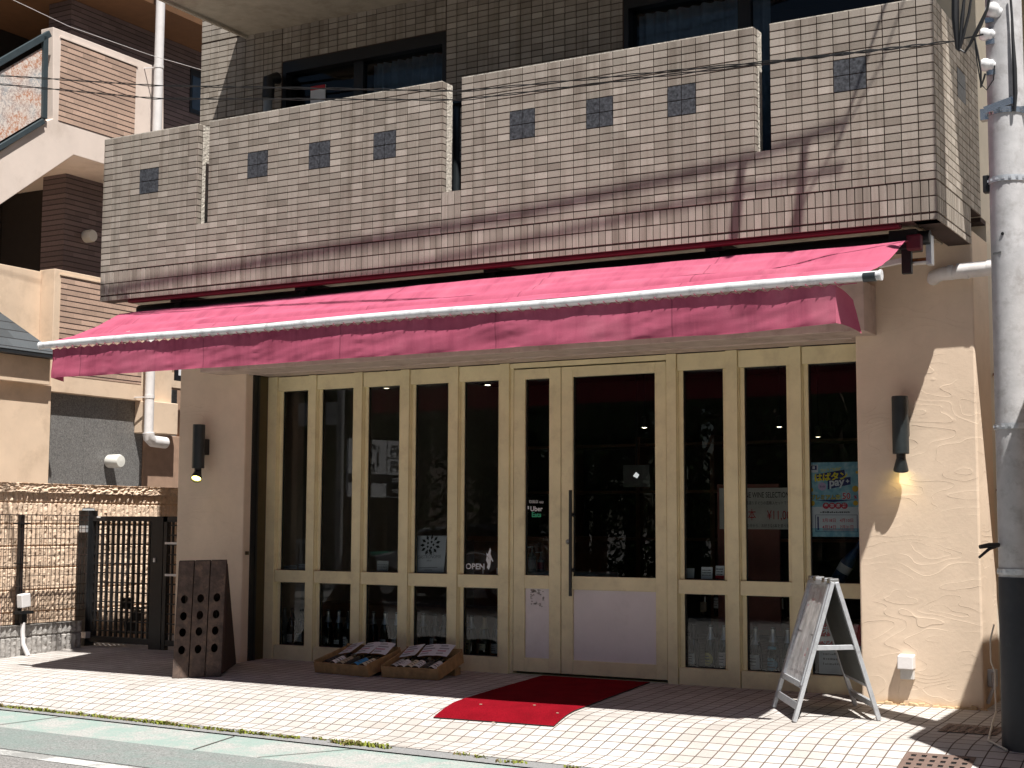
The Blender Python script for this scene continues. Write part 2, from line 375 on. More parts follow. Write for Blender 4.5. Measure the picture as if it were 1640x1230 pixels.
# weeds in the kerb joint
mb = MB(); rr = random.Random(3)
def tuft(x, y, n, h):
    for _ in range(n):
        a = rr.uniform(0, 6.28); px = x+rr.gauss(0, .03); py = y+rr.gauss(0, .008); hh = h*rr.uniform(.4, 1.1); w = rr.uniform(.004, .009)
        lean = Vector((math.cos(a), math.sin(a)*.5, 0))*hh*rr.uniform(.3, 1.3)
        s_ = Vector((-math.sin(a), math.cos(a), 0))*w
        b = Vector((px, py+skew(px), gz(py)+.006)); mid = b+lean*.45+Vector((0, 0, hh*.8)); tip = b+lean+Vector((0, 0, hh*.75))
        mb.add([b-s_, b+s_, mid+s_*.9, mid-s_*.9, tip], [(0, 1, 2, 3), (3, 2, 4)], rr.choice((0, 0, 1)))
x = -9.6
while x < -5.9:
    tuft(x, 7.56, rr.randint(10, 26), rr.uniform(.016, .036)); x += rr.uniform(.02, .07)
for x in (-5.9, -5.72, -5.45, -5.25, -4.62, -4.5, -4.3, -4.22, -3.85, -3.6): tuft(x, 7.56+rr.uniform(-.03, .04), rr.randint(12, 30), .026)
for k in range(10): tuft(-5.4+rr.gauss(0, .1), 7.56, 14, .04)
props(mb.build('weeds', [simple('weed_green', (.22,.25,.03), .8, var=.4), simple('dry_weed', (.20,.15,.06), .9, var=.3)]),
      'low yellow green weeds growing along the kerb joint', 'weeds', kind='stuff')

# ================================================================== sun, sky, camera
SUN = Vector((1.25, -1.0, 3.35))                              # towards the sun
sl = bpy.data.lights.new('sun', 'SUN'); sl.energy = 5.0; sl.angle = R(.53); sl.color = (1.0, .968, .915)
so = bpy.data.objects.new('sun', sl); COL.objects.link(so); so.rotation_euler = SUN.to_track_quat('Z', 'Y').to_euler(); so.location = (20, -20, 50)
w = bpy.data.worlds.new('World'); scene.world = w; w.use_nodes = True; nt = w.node_tree
sky = nt.nodes.new('ShaderNodeTexSky'); sky.sky_type = 'NISHITA'; sky.sun_disc = False
sky.sun_elevation = math.asin(SUN.z/SUN.length); sky.sun_rotation = math.atan2(SUN.x, SUN.y); sky.altitude = 50; sky.air_density = 1.0; sky.dust_density = 1.0
nt.links.new(sky.outputs[0], nt.nodes['Background'].inputs[0]); nt.nodes['Background'].inputs[1].default_value = .03
cd = bpy.data.cameras.new('camera'); co = bpy.data.objects.new('camera', cd); COL.objects.link(co)
cd.sensor_width = 36; cd.lens = 36*F_PX/1640; cd.clip_end = 2000; cd.clip_start = .05
co.matrix_world = Matrix(((RGT.x, UPV.x, -FWD.x, 0), (RGT.y, UPV.y, -FWD.y, 0), (RGT.z, UPV.z, -FWD.z, CAMZ), (0, 0, 0, 1)))
scene.camera = co
vs = scene.view_settings; vs.view_transform = 'Standard'; vs.look = 'None'; vs.gamma = 1; vs.exposure = .72; vs.use_curve_mapping = False
scene.cycles.max_bounces = 9; scene.cycles.transparent_max_bounces = 12; scene.cycles.use_denoising = True
scene.cycles.sample_clamp_indirect = 8; scene.cycles.caustics_reflective = False; scene.cycles.caustics_refractive = False
# ================================================================== the apartment block with the wine shop
YB, YP, YG, YW = 8.672, 9.585, 9.88, 9.90      # balcony face, pier face, shop-front face, back wall of the balcony
BX0, BX1 = -8.905, -2.045
ZB, ZS, ZT = 2.985, 3.233, 4.357                # balcony underside, string course, parapet top
bld = thing('apartment_building', 'tiled apartment block with a stepped balcony over a cream framed wine shop', 'building', (-5.4, YP, 0))
def tiles_y(mb, x0, x1, z0, z1, Y, tw, th, d=.007, j=.006, skip=None, m=0, face=-1):
    """rows of raised tiles on a plane facing -Y (face=-1)"""
    nx = max(1, round((x1-x0)/tw)); nz = max(1, round((z1-z0)/th)); tw = (x1-x0)/nx; th = (z1-z0)/nz
    for a in range(nx):
        for b in range(nz):
            xa, xb, za, zb = x0+a*tw+j/2, x0+(a+1)*tw-j/2, z0+b*th+j/2, z0+(b+1)*th-j/2
            if skip and skip((xa+xb)/2, (za+zb)/2): continue
            y0 = Y+random.uniform(-.0008, .0008); y1 = Y+d; c = .0012
            mb.add([(xa+c,y0,za+c),(xb-c,y0,za+c),(xb-c,y0,zb-c),(xa+c,y0,zb-c),(xa,y1,za),(xb,y1,za),(xb,y1,zb),(xa,y1,zb)],
                   [(0,1,2,3),(4,5,1,0),(5,6,2,1),(6,7,3,2),(7,4,0,3)], m)
def tiles_x(mb, y0, y1, z0, z1, X, tw, th, d=.007, j=.006, skip=None, m=0):
    """the same on a plane facing +X"""
    ny = max(1, round((y1-y0)/tw)); nz = max(1, round((z1-z0)/th)); tw = (y1-y0)/ny; th = (z1-z0)/nz
    for a in range(ny):
        for b in range(nz):
            ya, yb, za, zb = y0+a*tw+j/2, y0+(a+1)*tw-j/2, z0+b*th+j/2, z0+(b+1)*th-j/2
            if skip and skip((ya+yb)/2, (za+zb)/2): continue
            x1 = X-d; c = .0012
            mb.add([(X,ya+c,za+c),(X,yb-c,za+c),(X,yb-c,zb-c),(X,ya+c,zb-c),(x1,ya,za),(x1,yb,za),(x1,yb,zb),(x1,ya,zb)],
                   [(0,1,2,3),(4,5,1,0),(5,6,2,1),(6,7,3,2),(7,4,0,3)], m)
# --- balcony parapet: four panels parted by slots
P = [(BX0, onY(317,198,YB).x), (onY(335.5,195,YB).x, onY(708,133,YB).x), (onY(739,126,YB).x, onY(1206,42,YB).x), (onY(1231.7,38,YB).x, BX1)]
slotz = [onY(325,357,YB).z, onY(722,305,YB).z, onY(1219,240,YB).z]
rowh = (ZT-ZS)/22
slotz = [ZS+round((z-ZS)/rowh)*rowh for z in slotz]
sq = [(228.6,257.5,267,310), (396,428,241,284), (494.8,528,225,271), (598,635.6,209,256), (815,855,175,224), (938,980.5,155,206), (1068.6,1113.7,132,185), (1332,1383,92,145)]
squares = []
for k, (a, b, t, l) in enumerate(sq):
    xa = onY(a, (t+l)/2, YB).x; zc = onY((a+b)/2, (t+l)/2, YB).z
    pn = next(p for p in P if p[0]-.05 <= xa <= p[1]); n = round((pn[1]-pn[0])/.1); tw = (pn[1]-pn[0])/n
    i = round((xa-pn[0])/tw); r = round((zc-ZS)/rowh)
    squares.append((pn[0]+i*tw, pn[0]+(i+2)*tw, ZS+(r-2)*rowh, ZS+(r+2)*rowh))
insq = lambda x, z: any(a < x < b and c < z < d for a, b, c, d in squares)
body = MB(); body.box(BX0+.01, BX1-.01, YB+.0072, YB+.14, ZB+.003, ZS+.0)       # band behind the tiles up to the string course
MORTAR = simple('rough_mortar', (.56,.51,.44), .95, var=.25, scale=40, bump=.6, bscale=120)
for i, (a, b) in enumerate(P):
    mb = MB(); last = i == 3
    zc = ZS if i == 0 else ZS
    mb.box(a, b-(.0075 if last else .0), YB+.0073, YB+.135, ZS, ZT-.003, 1)
    tiles_y(mb, a, b, ZS, ZT, YB, .1, rowh, skip=insq)
    mb.box(a, b-.004, YB+.004, YB+.138, ZT-.003, ZT+.004, 2)                       # mortar coping
    if not last: mb.grid(lambda s, t: Vector((b+.007+.003*noise.noise(Vector((s*4, t*60, i))), YB+.055+.078*s, ZS+.2+(ZT-ZS-.2)*t)), 5, 70, 2, False); tiles_x(mb, YB+.004, YB+.054, slotz[i], ZT, b+.0075, .05, rowh)    # turned tiles, then rough mortar
    p = mb.build('balcony_panel', [TILE, GROUT, MORTAR], bld)
    for (xa, xb, za, zb) in squares:
        if a-.01 <= xa <= b:
            s_ = MB(); h = (za+zb)/2; w_ = (xa+xb)/2
            for z0, z1 in ((za, h), (h, zb)):
                for x0_, x1_ in ((xa, w_), (w_, xb)): s_.box(x0_+.003, x1_-.003, YB-.001, YB+.02, z0+.003, z1-.003)
            s_.build('accent_tile', ACCENT, p)
# low wall closing the slots
for k in range(3):
    mb = MB()
    a, b = P[k][1], P[k+1][0]
    mb.box(a+.012, b, YB+.008, YB+.134, ZS, slotz[k]-.002, 1)
    if k == 1: tiles_y(mb, a+.001, b-.001, ZS, slotz[k], YB+.0005, .05, .1)
    else: tiles_y(mb, a+.001, b-.001, ZS, slotz[k], YB+.0005, .1, rowh)
    mb.build('slot_infill', [TILE, GROUT], bld)
# string course of upright tiles
mb = MB()
mb.box(BX0+.004, BX1-.0085, YB+.0072, YB+.13, ZB+.004, ZS, 1)
for z0, z1, h in ((ZB+.048, ZS, .1), (ZB, ZB+.046, .05)):
    tiles_y(mb, BX0, BX1, z0+.001, z1-.003, YB+.0015, .05, (z1-z0)/2 if h == .1 else .05)
mb.build('string_course', [TILE, GROUT], bld)
# right return of the balcony
mb = MB()
mb.box(BX1-.15, BX1-.0073, YB+.02, YW, ZS, ZT, 1); mb.box(BX1-.15, BX1-.0073, YB+.02, YP-.006, ZB+.004, ZS, 1)
ya, yb = onX(1533,110,BX1).y, onX(1545.5,110,BX1).y; zc = onX(1539,137,BX1).z
inr = lambda y, z: ya < y < yb and abs(z-zc) < .1
tiles_x(mb, YB+.008, YW-.01, ZS, ZT, BX1, .1, rowh, skip=inr)
tiles_x(mb, YB+.008, YP-.006, ZB+.048, ZS-.003, BX1-.0012, .05, .1)
tiles_x(mb, YB+.008, YP-.006, ZB, ZB+.044, BX1-.0012, .05, .05)
ret = mb.build('balcony_return', [TILE, GROUT], bld)
s_ = MB()
for a, b in ((zc-.1, zc), (zc, zc+.1)): s_.box(BX1-.02, BX1+.001, ya, yb, a+.003, b-.003)
s_.build('accent_tile', ACCENT, ret)
# underside of the balcony with its drip edge
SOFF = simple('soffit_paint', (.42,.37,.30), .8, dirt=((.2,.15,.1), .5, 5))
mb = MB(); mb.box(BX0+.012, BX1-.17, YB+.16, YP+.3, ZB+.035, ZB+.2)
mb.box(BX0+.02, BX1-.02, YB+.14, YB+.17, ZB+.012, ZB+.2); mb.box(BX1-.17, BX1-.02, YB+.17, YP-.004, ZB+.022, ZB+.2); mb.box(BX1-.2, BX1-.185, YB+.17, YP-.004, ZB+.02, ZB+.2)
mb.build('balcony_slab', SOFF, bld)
mb = MB(); mb.box(BX0+.012, BX1-.16, YB+.145, YW+.1, ZB+.202, ZS-.02); mb.build('balcony_floor', simple('dark_balcony_floor', (.09,.085,.08), .8), bld)
mb = MB(); tiles_x(mb, YB+.01, YP-.02, ZB-.0, ZB+.05, BX1-.03, .05, .05)
# upper balcony slab and its soffit
SX0 = -8.424; SZ = 5.543
mb = MB(); mb.box(SX0, 1.2, 8.70, YW+.02, SZ, SZ+.25); mb.box(SX0, 1.2, 8.66, 8.70, SZ-.03, SZ+.25)
mb.box(SX0-.03, SX0-.001, 8.70, YW, SZ-.025, SZ+.25)
mb.build('upper_balcony', SOFF, bld)
# back wall with two windows
W1 = (onY(452,100,YW).x, onY(714,57,YW).x); W2 = (onY(998,40,YW).x, -2.6); WT = onY(452,100,YW).z; WBt = 3.32
WX0, WX1 = onY(322,100,YW).x, BX1-.008
mb = MB()
hole = lambda x, z: any(a < x < b for a, b in (W1, W2)) and z < WT
for a, b, z0, z1 in ((WX0, W1[0], 3.2, 8), (W1[0], W1[1], WT, 8), (W1[1], W2[0], 3.2, 8), (W2[0], W2[1], WT, 8), (W2[1], WX1, 3.2, 8)):
    mb.box(a, b, YW+.0072, YW+.2, z0, z1, 1)
z0 = ZS
def wall_tiles(x0, x1, z0, z1): tiles_y(mb, x0, x1, z0, z1, YW, .1, .051)
wall_tiles(WX0, W1[0]-.005, 4.1, 5.55); wall_tiles(W1[0], W1[1], WT+.005, 5.55); wall_tiles(W1[1]+.005, W2[0]-.005, 4.1, 5.55); wall_tiles(W2[0], W2[1], WT+.005, 5.55)
wall_tiles(WX0, SX0, 5.56, 6.6)
mb.build('wall', [TILE, GROUT], bld)
CURT = simple('pale_curtain', (.30,.36,.44), .9, var=.25, scale=6)
FRAMEB = simple('black_window_frame', (.006,.006,.007), .4, bump=0)
for (a, b), cx in ((W1, (.47, 1.0)), (W2, (.0, .55))):
    mb = MB(); mb.box(a, a+.04, YW+.01, YW+.14, WBt, WT); mb.box(b-.04, b, YW+.01, YW+.14, WBt, WT); mb.box(a+.04, b-.04, YW+.01, YW+.14, WT-.10, WT); mb.box(a+.04, b-.04, YW+.01, YW+.14, WBt-.1, WBt)
    m_ = a+(b-a)*.46; mb.box(m_-.05, m_+.05, YW+.06, YW+.12, WBt, WT-.1)
    mb.box(a-.05, b+.05, YW+.9, YW+.92, WBt-.3, WT+.3); mb.box(a-.05, b+.05, YW+.14, YW+.9, WT, WT+.02); mb.box(a-.06, a-.03, YW+.14, YW+.9, WBt-.3, WT); mb.box(b+.03, b+.06, YW+.14, YW+.9, WBt-.3, WT)
    f = mb.build('window', FRAMEB, bld)
    g = MB(); g.add([(a+.04, YW+.09, WBt), (b-.04, YW+.09, WBt), (b-.04, YW+.09, WT-.1), (a+.04, YW+.09, WT-.1)], [(0, 1, 2, 3)]); g.build('pane', GLASS_UP, f)
    c = MB(); xa, xb = a+(b-a)*cx[0]+.04, a+(b-a)*cx[1]-.04
    c.grid(lambda s, t: Vector((xa+(xb-xa)*s, YW+.2+.02*math.sin(s*70)+.012*math.sin(s*31+1), WBt+(WT-.1-WBt)*t)), 120, 2)
    c.build('curtain', CURT, f)
mb = MB(); p0 = onY(483.5,72.5,YW+.08)
mb.box(W1[0]+.26, W1[0]+.42, YW+.078, YW+.086, WT-.42, WT-.24, 0); mb.box(W1[0]+.26, W1[0]+.42, YW+.0765, YW+.0775, WT-.275, WT-.24, 1)
mb.build('window_sticker', [PAPER, REDINK], bld)
# flue pipe on the balcony wall
mb = MB(); q = onY(429,150,YW-.12); mb.tube([(q.x, YW-.12, 3.3), (q.x, YW-.12, q.z-.02)], .04, 12, 0); mb.tube([(q.x+.01, YW-.13, q.z-.05), (q.x+.01, YW-.12, q.z+.12), (q.x+.03, YW-.03, q.z+.16)], .055, 12, 1)
mb.build('flue', [simple('grey_flue', (.22,.24,.26), .5), BLACK], bld)
# balcony divider post seen through the slot
mb = MB(); q = onY(731,200,YB+.5); mb.tube([(q.x, YB+.5, 3.1), (q.x, YB+.5, 4.34)], .028, 10, 0); mb.box(q.x-.12, q.x+.1, YB+.44, YB+.56, 4.33, 4.36)
mb.build('balcony_drain', [ANTHRA], bld)
# --- ground floor
LX0, LX1 = -8.835, -8.092; RX0, RX1 = -2.828, -2.045
mb = MB(); mb.box(LX0, LX1, YP, 10.4, -.05, ZB+.03); mb.build('pilaster', STUCCO, bld, bevel=.012)
mb = MB(); mb.box(RX0, RX1, YP, 10.06, -.1, ZB+.1); mb.build('pier', STUCCO, bld, bevel=.012)
mb = MB()
for i in range(26):                                          # ragged mortar at the foot of the pier
    x = RX0+.03+(RX1-RX0)*i/26; mb.obox((x, YP-.006, gz(YP)-.002+random.uniform(-.008, .01)), (random.uniform(.03, .06), 0, random.uniform(-.01, .01)), (0, random.uniform(.015, .03), 0), (0, 0, random.uniform(.015, .035)))
mb.build('mortar_foot', simple('crumbly_mortar', (.55,.40,.24), .95, bump=.5), bld, bevel=.006)
mb = MB(); mb.box(LX1, RX0, YP+.02, YP+.5, 2.72, ZB+.05); mb.build('lintel', STUCCO, bld)
SXX = simple('plain_side_wall', (.70,.62,.52), .9, bump=.1)  # even pale side-wall colour, not assigned below
mb = MB(); mb.box(RX1-.5, RX1-.006, 10.06, 16, -.1, ZS-.005, 0); mb.box(RX1-.5, RX1-.004, YW+.005, 16, ZS-.005, 9, 0); mb.build('side_wall', STUCCO_PALE, bld)
mb = MB(); mb.box(LX0, LX0+.3, 10.4, 16, -.1, 9, 0); mb.build('side_wall', STUCCO_PALE, bld)
# shutter housing over the shop front
HB = 2.431
mb = MB(); mb.box(-8.355, -2.681, 9.30, YP-.002, HB, 2.76); mb.box(LX1+.003, RX0-.003, YP-.002, 9.90, HB, 2.715)
mb.box(-8.35, -2.86, 9.62, 9.64, HB-.006, HB+.01)
hs = mb.build('shutter_housing', PINKBOX, bld, bevel=.004)
# shutter guide and metal jamb at the left reveal
mb = MB(); mb.box(LX1-.002, LX1+.012, 9.675, 9.70, 0, HB); mb.box(LX1+.0, LX1+.006, 9.70, 9.735, 0, HB); mb.box(LX1-.002, LX1+.012, 9.735, 9.76, 0, HB)
mb.box(LX1-.002, LX1+.004, 9.765, 9.875, 0, HB, 1); mb.box(LX1-.002, LX1+.016, 9.62, 9.65, .9, .93, 1)
mb.build('shutter_guide', [BLACK, simple('bronze_jamb', (.10,.075,.035), .35, .5)], bld)
# --- shop front: posts, rails, windows
ZH, ZO, ZM1, ZM0, ZR = 2.427, 2.301, .770, .668, .139
posts = [(-8.09,-7.995),(-7.655,-7.575),(-7.18,-7.095),(-6.71,-6.624),(-6.237,-6.154),(-5.766,-5.682),(-4.341,-4.262),(-3.876,-3.785),(-3.396,-3.309)]
for a, b in posts:
    mb = MB(); mb.box(a, b, YG, YG+.09, .012, ZH); mb.box(b, b+.006, YG+.022, YG+.09, .012, ZH)
    mb.build('mullion', CREAM, bld, bevel=.0025)
bays = [(posts[i][1], posts[i+1][0]) for i in range(5)] + [(posts[6][1], posts[7][0]), (posts[7][1], posts[8][0]), (posts[8][1], RX0+.05)]
for a, b in bays:
    a += .0065; mb = MB(); y0, y1 = YG+.009, YG+.085
    mb.box(a, b, y0, y1, ZO, ZH-.004); mb.box(a, b, y0-.004, y1, ZM0, ZM1); mb.box(a, b, y0, y1, .016, ZR)
    for xa, xb in ((a, a+.033), (b-.033, b)):
        mb.box(xa, xb, y0+.03, y1-.002, ZR, ZM0); mb.box(xa, xb, y0+.03, y1-.002, ZM1, ZO)
    fr = mb.build('shop_window', CREAM, bld, bevel=.003)
    for z0, z1 in ((ZM1, ZO), (ZR, ZM0)):
        g = MB(); g.add([(a+.03, YG+.068, z0), (b-.03, YG+.068, z0), (b-.03, YG+.068, z1), (a+.03, YG+.068, z1)], [(0, 1, 2, 3)]); g.build('pane', GLASS, fr)
        g = MB(); t = .008                                   # dark glazing gasket
        for xa, xb in ((a+.03, a+.03+t), (b-.03-t, b-.03)): g.box(xa, xb, YG+.05, YG+.066, z0, z1)
        g.box(a+.03+t, b-.03-t, YG+.05, YG+.066, z0, z0+.006); g.box(a+.03+t, b-.03-t, YG+.05, YG+.066, z1-.006, z1)
        g.build('gasket', BLACK, fr)
# transom over the doors and their jambs
mb = MB(); mb.box(-5.676, -4.343, YG+.006, YG+.09, 2.385, ZH-.003); mb.box(-5.676, -5.65, YG+.02, YG+.09, .02, 2.385); mb.box(-5.682, -4.341, YG+.03, YG+.12, .0, .022)
mb.build('door_frame', CREAM, bld, bevel=.003)
def door(a, b, ga, gb, big):
    zb, zt = .042, 2.374; y0, y1 = YG+.012, YG+.062; mb = MB()
    mb.box(a, ga, y0, y1, zb, zt); mb.box(gb, b, y0, y1, zb, zt)
    for z0, z1 in ((2.295, zt), (.675, .776), (zb, .148)): mb.box(ga, gb, y0, y1, z0, z1)
    d = mb.build('shop_door', CREAM2, bld, bevel=.003)
    g = MB(); g.add([(ga, YG+.045, .776), (gb, YG+.045, .776), (gb, YG+.045, 2.295), (ga, YG+.045, 2.295)], [(0, 1, 2, 3)]); g.build('pane', GLASS, d)
    g = MB(); t = .007
    for xa, xb in ((ga, ga+t), (gb-t, gb)): g.box(xa, xb, YG+.03, YG+.043, .776, 2.295)
    g.build('gasket', BLACK, d)
    g = MB(); g.box(ga+.002, gb-.002, YG+.026, YG+.04, .148, .675); g.build('kick_panel', PANEL, d)
    if big:
        h = MB(); hx = -5.106; hy = YG-.06
        h.tube([(hx, hy, .63), (hx, hy, 1.425)], .013, 12)
        for z in (.823, 1.24): h.tube([(hx, hy, z), (hx-.008, YG+.012, z)], .011, 10); h.tube([(hx-.008, YG+.006, z), (hx-.008, YG+.0125, z)], .017, 12)
        h.build('handle', BLACK, d)
        h = MB(); h.lathe([(0, .012), (.014, .012), (.02, .006), (.021, 0)], (-5.162, YG+.012, 1.035), 16, axis=(0, -1, 0)); h.build('lock', CHROME, d)
    else:
        h = MB(); rr = random.Random(5)                      # torn residue of an old sticker
        for _ in range(60):
            x = rr.uniform(-5.50, -5.39); z = rr.uniform(.535, .665)
            if abs(x+5.445) < .025 and abs(z-.60) < .028: continue
            h.add([(x, YG+.0245, z), (x+rr.uniform(.008, .02), YG+.0245, z+rr.uniform(-.004, .004)), (x+rr.uniform(.006, .02), YG+.0245, z+rr.uniform(.006, .012)), (x, YG+.0245, z+.008)], [(0, 1, 2, 3)])
        h.build('sticker_residue', simple('old_glue', (.42,.38,.35), .8), d)
    return d
DSMALL = door(-5.642, -5.229, -5.543, -5.329, False)
DBIG = door(-5.222, -4.347, -5.125, -4.438, True)
WHITEDEC = simple('white_decal', (.75,.75,.75), .6, bump=0); GREENDEC = simple('green_decal', (.05,.42,.22), .6, bump=0)
# decals on the small door
mb = MB(); u, v = (1, 0, 0), (0, 0, 1); yy = YG+.0435
q = onY(859, 803, yy); text_into(mb, '取扱店 app', (q.x, yy, q.z-.012), u, v, .028, 0)
mb.build('door_decal', WHITEDEC, DSMALL); mb = MB()
q = onY(859, 816, yy); text_into(mb, 'Uber', (q.x, yy, q.z-.012), u, v, .052, 0, fat=.0012)
q = onY(859, 825, yy); text_into(mb, 'Eats', (q.x, yy, q.z-.014), u, v, .052, 1, fat=.0012)
mb.build('door_decal', [WHITEDEC, GREENDEC], DSMALL)
mb = MB(); q = onY(845, 813, yy); mb.box(q.x-.016, q.x+.012, yy-.0005, yy, q.z-.012, q.z+.012, 0); mb.build('sticker', WHITEDEC, DSMALL)
# OPEN decal
mb = MB(); yy = YG+.0665; a, b = bays[4]
q = onY(761, 909, yy); text_into(mb, 'OPEN', (q.x, yy, q.z-.012), u, v, .062, 0, fat=.0015, stretch=1.1)
q0 = onY(783, 903, yy)
dog = [(-.02,.0),(-.012,.03),(-.03,.065),(-.022,.10),(-.028,.13),(-.012,.118),(.002,.15),(.012,.175),(.022,.15),(.016,.12),(.028,.09),(.045,.06),(.04,.05),(.022,.07),(.018,.04),(.01,.0),(.0,-.02)]
mb.prism([(q0.x+x*.9, yy, q0.z-.03+z*.9) for x, z in dog], (0, -.0006, 0))
arc = [(q0.x-.12+.12*math.cos(t), yy, q0.z+.035+.05*math.sin(t)) for t in [math.pi*k/24 for k in range(25)]]
mb.tube(arc, .0016, 4, 1)
for dx in (-.06, .07): mb.box(q0.x+dx, q0.x+dx+.012, yy-.0006, yy, q0.z-.085, q0.z-.03, 1)
mb.build('window_decal', [WHITEDEC, simple('faint_decal', (.25,.25,.24), .6, bump=0)], bld)
# --- dark room behind the shop front
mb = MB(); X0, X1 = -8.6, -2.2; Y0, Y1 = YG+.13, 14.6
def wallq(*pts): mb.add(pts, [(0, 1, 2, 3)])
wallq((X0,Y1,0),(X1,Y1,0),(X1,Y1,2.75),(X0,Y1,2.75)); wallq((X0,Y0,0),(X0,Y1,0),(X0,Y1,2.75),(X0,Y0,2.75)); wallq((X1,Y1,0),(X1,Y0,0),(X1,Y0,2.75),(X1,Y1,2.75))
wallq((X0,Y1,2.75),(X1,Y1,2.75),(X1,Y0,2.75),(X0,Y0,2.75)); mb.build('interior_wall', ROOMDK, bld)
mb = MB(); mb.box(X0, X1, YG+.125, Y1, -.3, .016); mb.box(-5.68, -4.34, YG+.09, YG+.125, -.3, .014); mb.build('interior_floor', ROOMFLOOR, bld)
t = thing('wall_shelving', 'tall wooden bottle shelving on the dark back wall of the shop', 'shelving', (-5.7, 14.4, 0))
for k in range(7): mb = MB(); mb.box(-8.3+k*.85, -8.25+k*.85, 14.2, 14.55, .017, 2.1); mb.build('upright', WOODIN, t)
for z in (.5, 1.0, 1.5, 2.0): mb = MB(); mb.box(-8.3, -3.1, 14.18, 14.56, z, z+.03); mb.build('shelf_board', WOODIN, t)
t = thing('counter', 'dark wooden counter deep inside the shop', 'counter', (-6.8, 12.5, 0))
mb = MB(); mb.box(-7.4, -6.3, 12.2, 12.9, .017, 1.0); mb.build('base', WOODIN, t); mb = MB(); mb.box(-7.45, -6.25, 12.15, 12.95, 1.003, 1.05); mb.build('top', WOODIN, t)
# ================================================================== awning
YF = 7.93
U, V = (1, 0, 0), (0, 0, 1)
aw = thing('awning', 'faded pink canvas awning pulled out over the wine shop front', 'awning', (-5.4, 8.7, 2.9))
bl, br_ = onY(66,553.5,YF), onY(1409,440.5,YF)
zbar = lambda x: bl.z+(br_.z-bl.z)*(x-bl.x)/(br_.x-bl.x)
fl, fr_ = onY(82,549,YF), onY(1392,434,YF); YR = 8.71
rl, rr_ = onY(191.5,502.6,YR), onY(1449.8,385.1,YR)
def cloth(s, t):                                             # t: 0 at the front bar, 1 at the roller
    Y = YF+.012+(8.90-YF-.012)*t; k = (Y-YF)/(YR-YF)
    x = (fl.x+(rl.x-fl.x)*min(k, 1.05))*(1-s)+(fr_.x+(rr_.x-fr_.x)*min(k, 1.05))*s
    zf = zbar(x)+.026; zr = rl.z*(1-s)+rr_.z*s
    z = zf+(zr-zf)*min(k, 1)+max(0, Y-YR)*.12
    sag = -.03*math.sin(math.pi*min(1, k))
    e = noise.noise(Vector((x*.5, t*3, 2)))
    fold = .017*math.sin(t*24+1.6*e+x*.22)*math.exp(-((t-.34)/.26)**2)+.009*math.sin(t*52+x*.5+e*4)*math.exp(-((t-.2)/.16)**2)+.006*math.sin(t*38-x*.35+e*5)
    fold += .012*noise.noise(Vector((x*.9, t*6, 0)))*(1-.5*t)+.005*noise.noise(Vector((x*3.5, t*16, 5)))
    ed = min(1, min(s, 1-s)/.035); fold *= .12+.88*ed*ed*(3-2*ed)
    return Vector((x, Y, z+sag+fold*min(1, t*8)))
mb = MB(); mb.grid(cloth, 150, 46); mb.build('canopy', AWNING, aw, sharp=80)
mb = MB(); mb.tube([bl+(br_-bl)*(i/40)+Vector((0, 0, .004*math.sin(i*.4))) for i in range(41)], .027, 16, 0)
for e, dx in ((br_, .012), (bl, -.012)): mb.tube([e, e+Vector((dx, 0, 0))], .031, 16, 0)
mb.tube([br_+Vector((-.09, -.004, -.006)), br_+Vector((-.02, -.004, -.006))], .0285, 16, 1)
BARM = simple('white_awning_bar', (.72,.72,.73), .4, .0, var=.06, dirt=((.25,.24,.24), .7, 11))
mb.build('front_bar', [BARM, ANTHRA], aw)
vl, vr = onY(86,560,YF).x, onY(1338,455,YF).x
def vbot(x):
    s = (x-vl)/(vr-vl)
    zb = onY(100,604,YF).z*(1-s)+onY(1335,522,YF).z*s
    return zb+.016*max(0, (s-.86)/.14)*math.cos((s-.86)/.14*3.1)*-1+.004*noise.noise(Vector((x*3, 1, 1)))
def valance(s, t):
    x = vl+(vr-vl)*s; z0 = zbar(x)-.03; z1 = vbot(x)
    scal = .011*abs(math.sin(x*math.pi/.085))*(1-t)*(1 if t < .15 else .0)
    seam = sum(math.exp(-((x-q)/.035)**2) for q in (-8.02,-7.42,-6.62,-5.72,-4.55,-3.6))
    y = YF+.004+.016*noise.noise(Vector((x*1.1, t*1.0, 3)))*(.3+t)+.007*noise.noise(Vector((x*3.6+t*2.5, t*2.2-x, 8)))*min(1, t*3)+.003*noise.noise(Vector((x*9+t*7, t*6, 4)))*min(1, t*3)+.006*math.sin(t*26+x*9)*seam*.35*min(1, t*4)
    y += .006*math.sin(x*2*math.pi/.085)*math.exp(-t*9)+.05*max(0, (s-.985)/.015)*t*0
    return Vector((x, y, z0+(z1-z0)*t-scal))
mb = MB(); mb.grid(valance, 560, 16)
mb.grid(lambda s, t: valance(s, .965+.035*t)+Vector((0, -.0035, -.002)), 280, 1)          # turned hem
def flap(s, t):
    p = valance(1, t); return p+Vector((.02*s+.05*t*s, .26*s, -.05*s*(1-t)-.035*s*t+.01*math.sin(s*3)))
mb.grid(flap, 8, 8)
def flapl(s, t):
    p = valance(0, t); return p+Vector((-.012+.0*s, -.012*s+.10*s, 0)) if t < .01 else p+Vector((.16*(1-s)*t*.0-.012+.11*t*s*0, .13*s, -.02*s))
mb.grid(flapl, 6, 8)
mb.build('valance', AWNING, aw, sharp=80)
mb = MB(); x = vl+.03; pts = []
while x < vr:                                               # one cord lacing the valance to the bar
    z = zbar(x); pts += [(x, YF+.022, z-.012), (x+.02, YF-.024, z-.024), (x+.042, YF-.004, z-.046), (x+.06, YF+.012, z-.03)]; x += .085
pts += [(vr, YF+.002, zbar(vr)-.036), (br_.x-.13, YF+.002, zbar(br_.x)-.034)]
mb.tube(pts, .0028, 5)
mb.build('lacing', AWNING, aw)
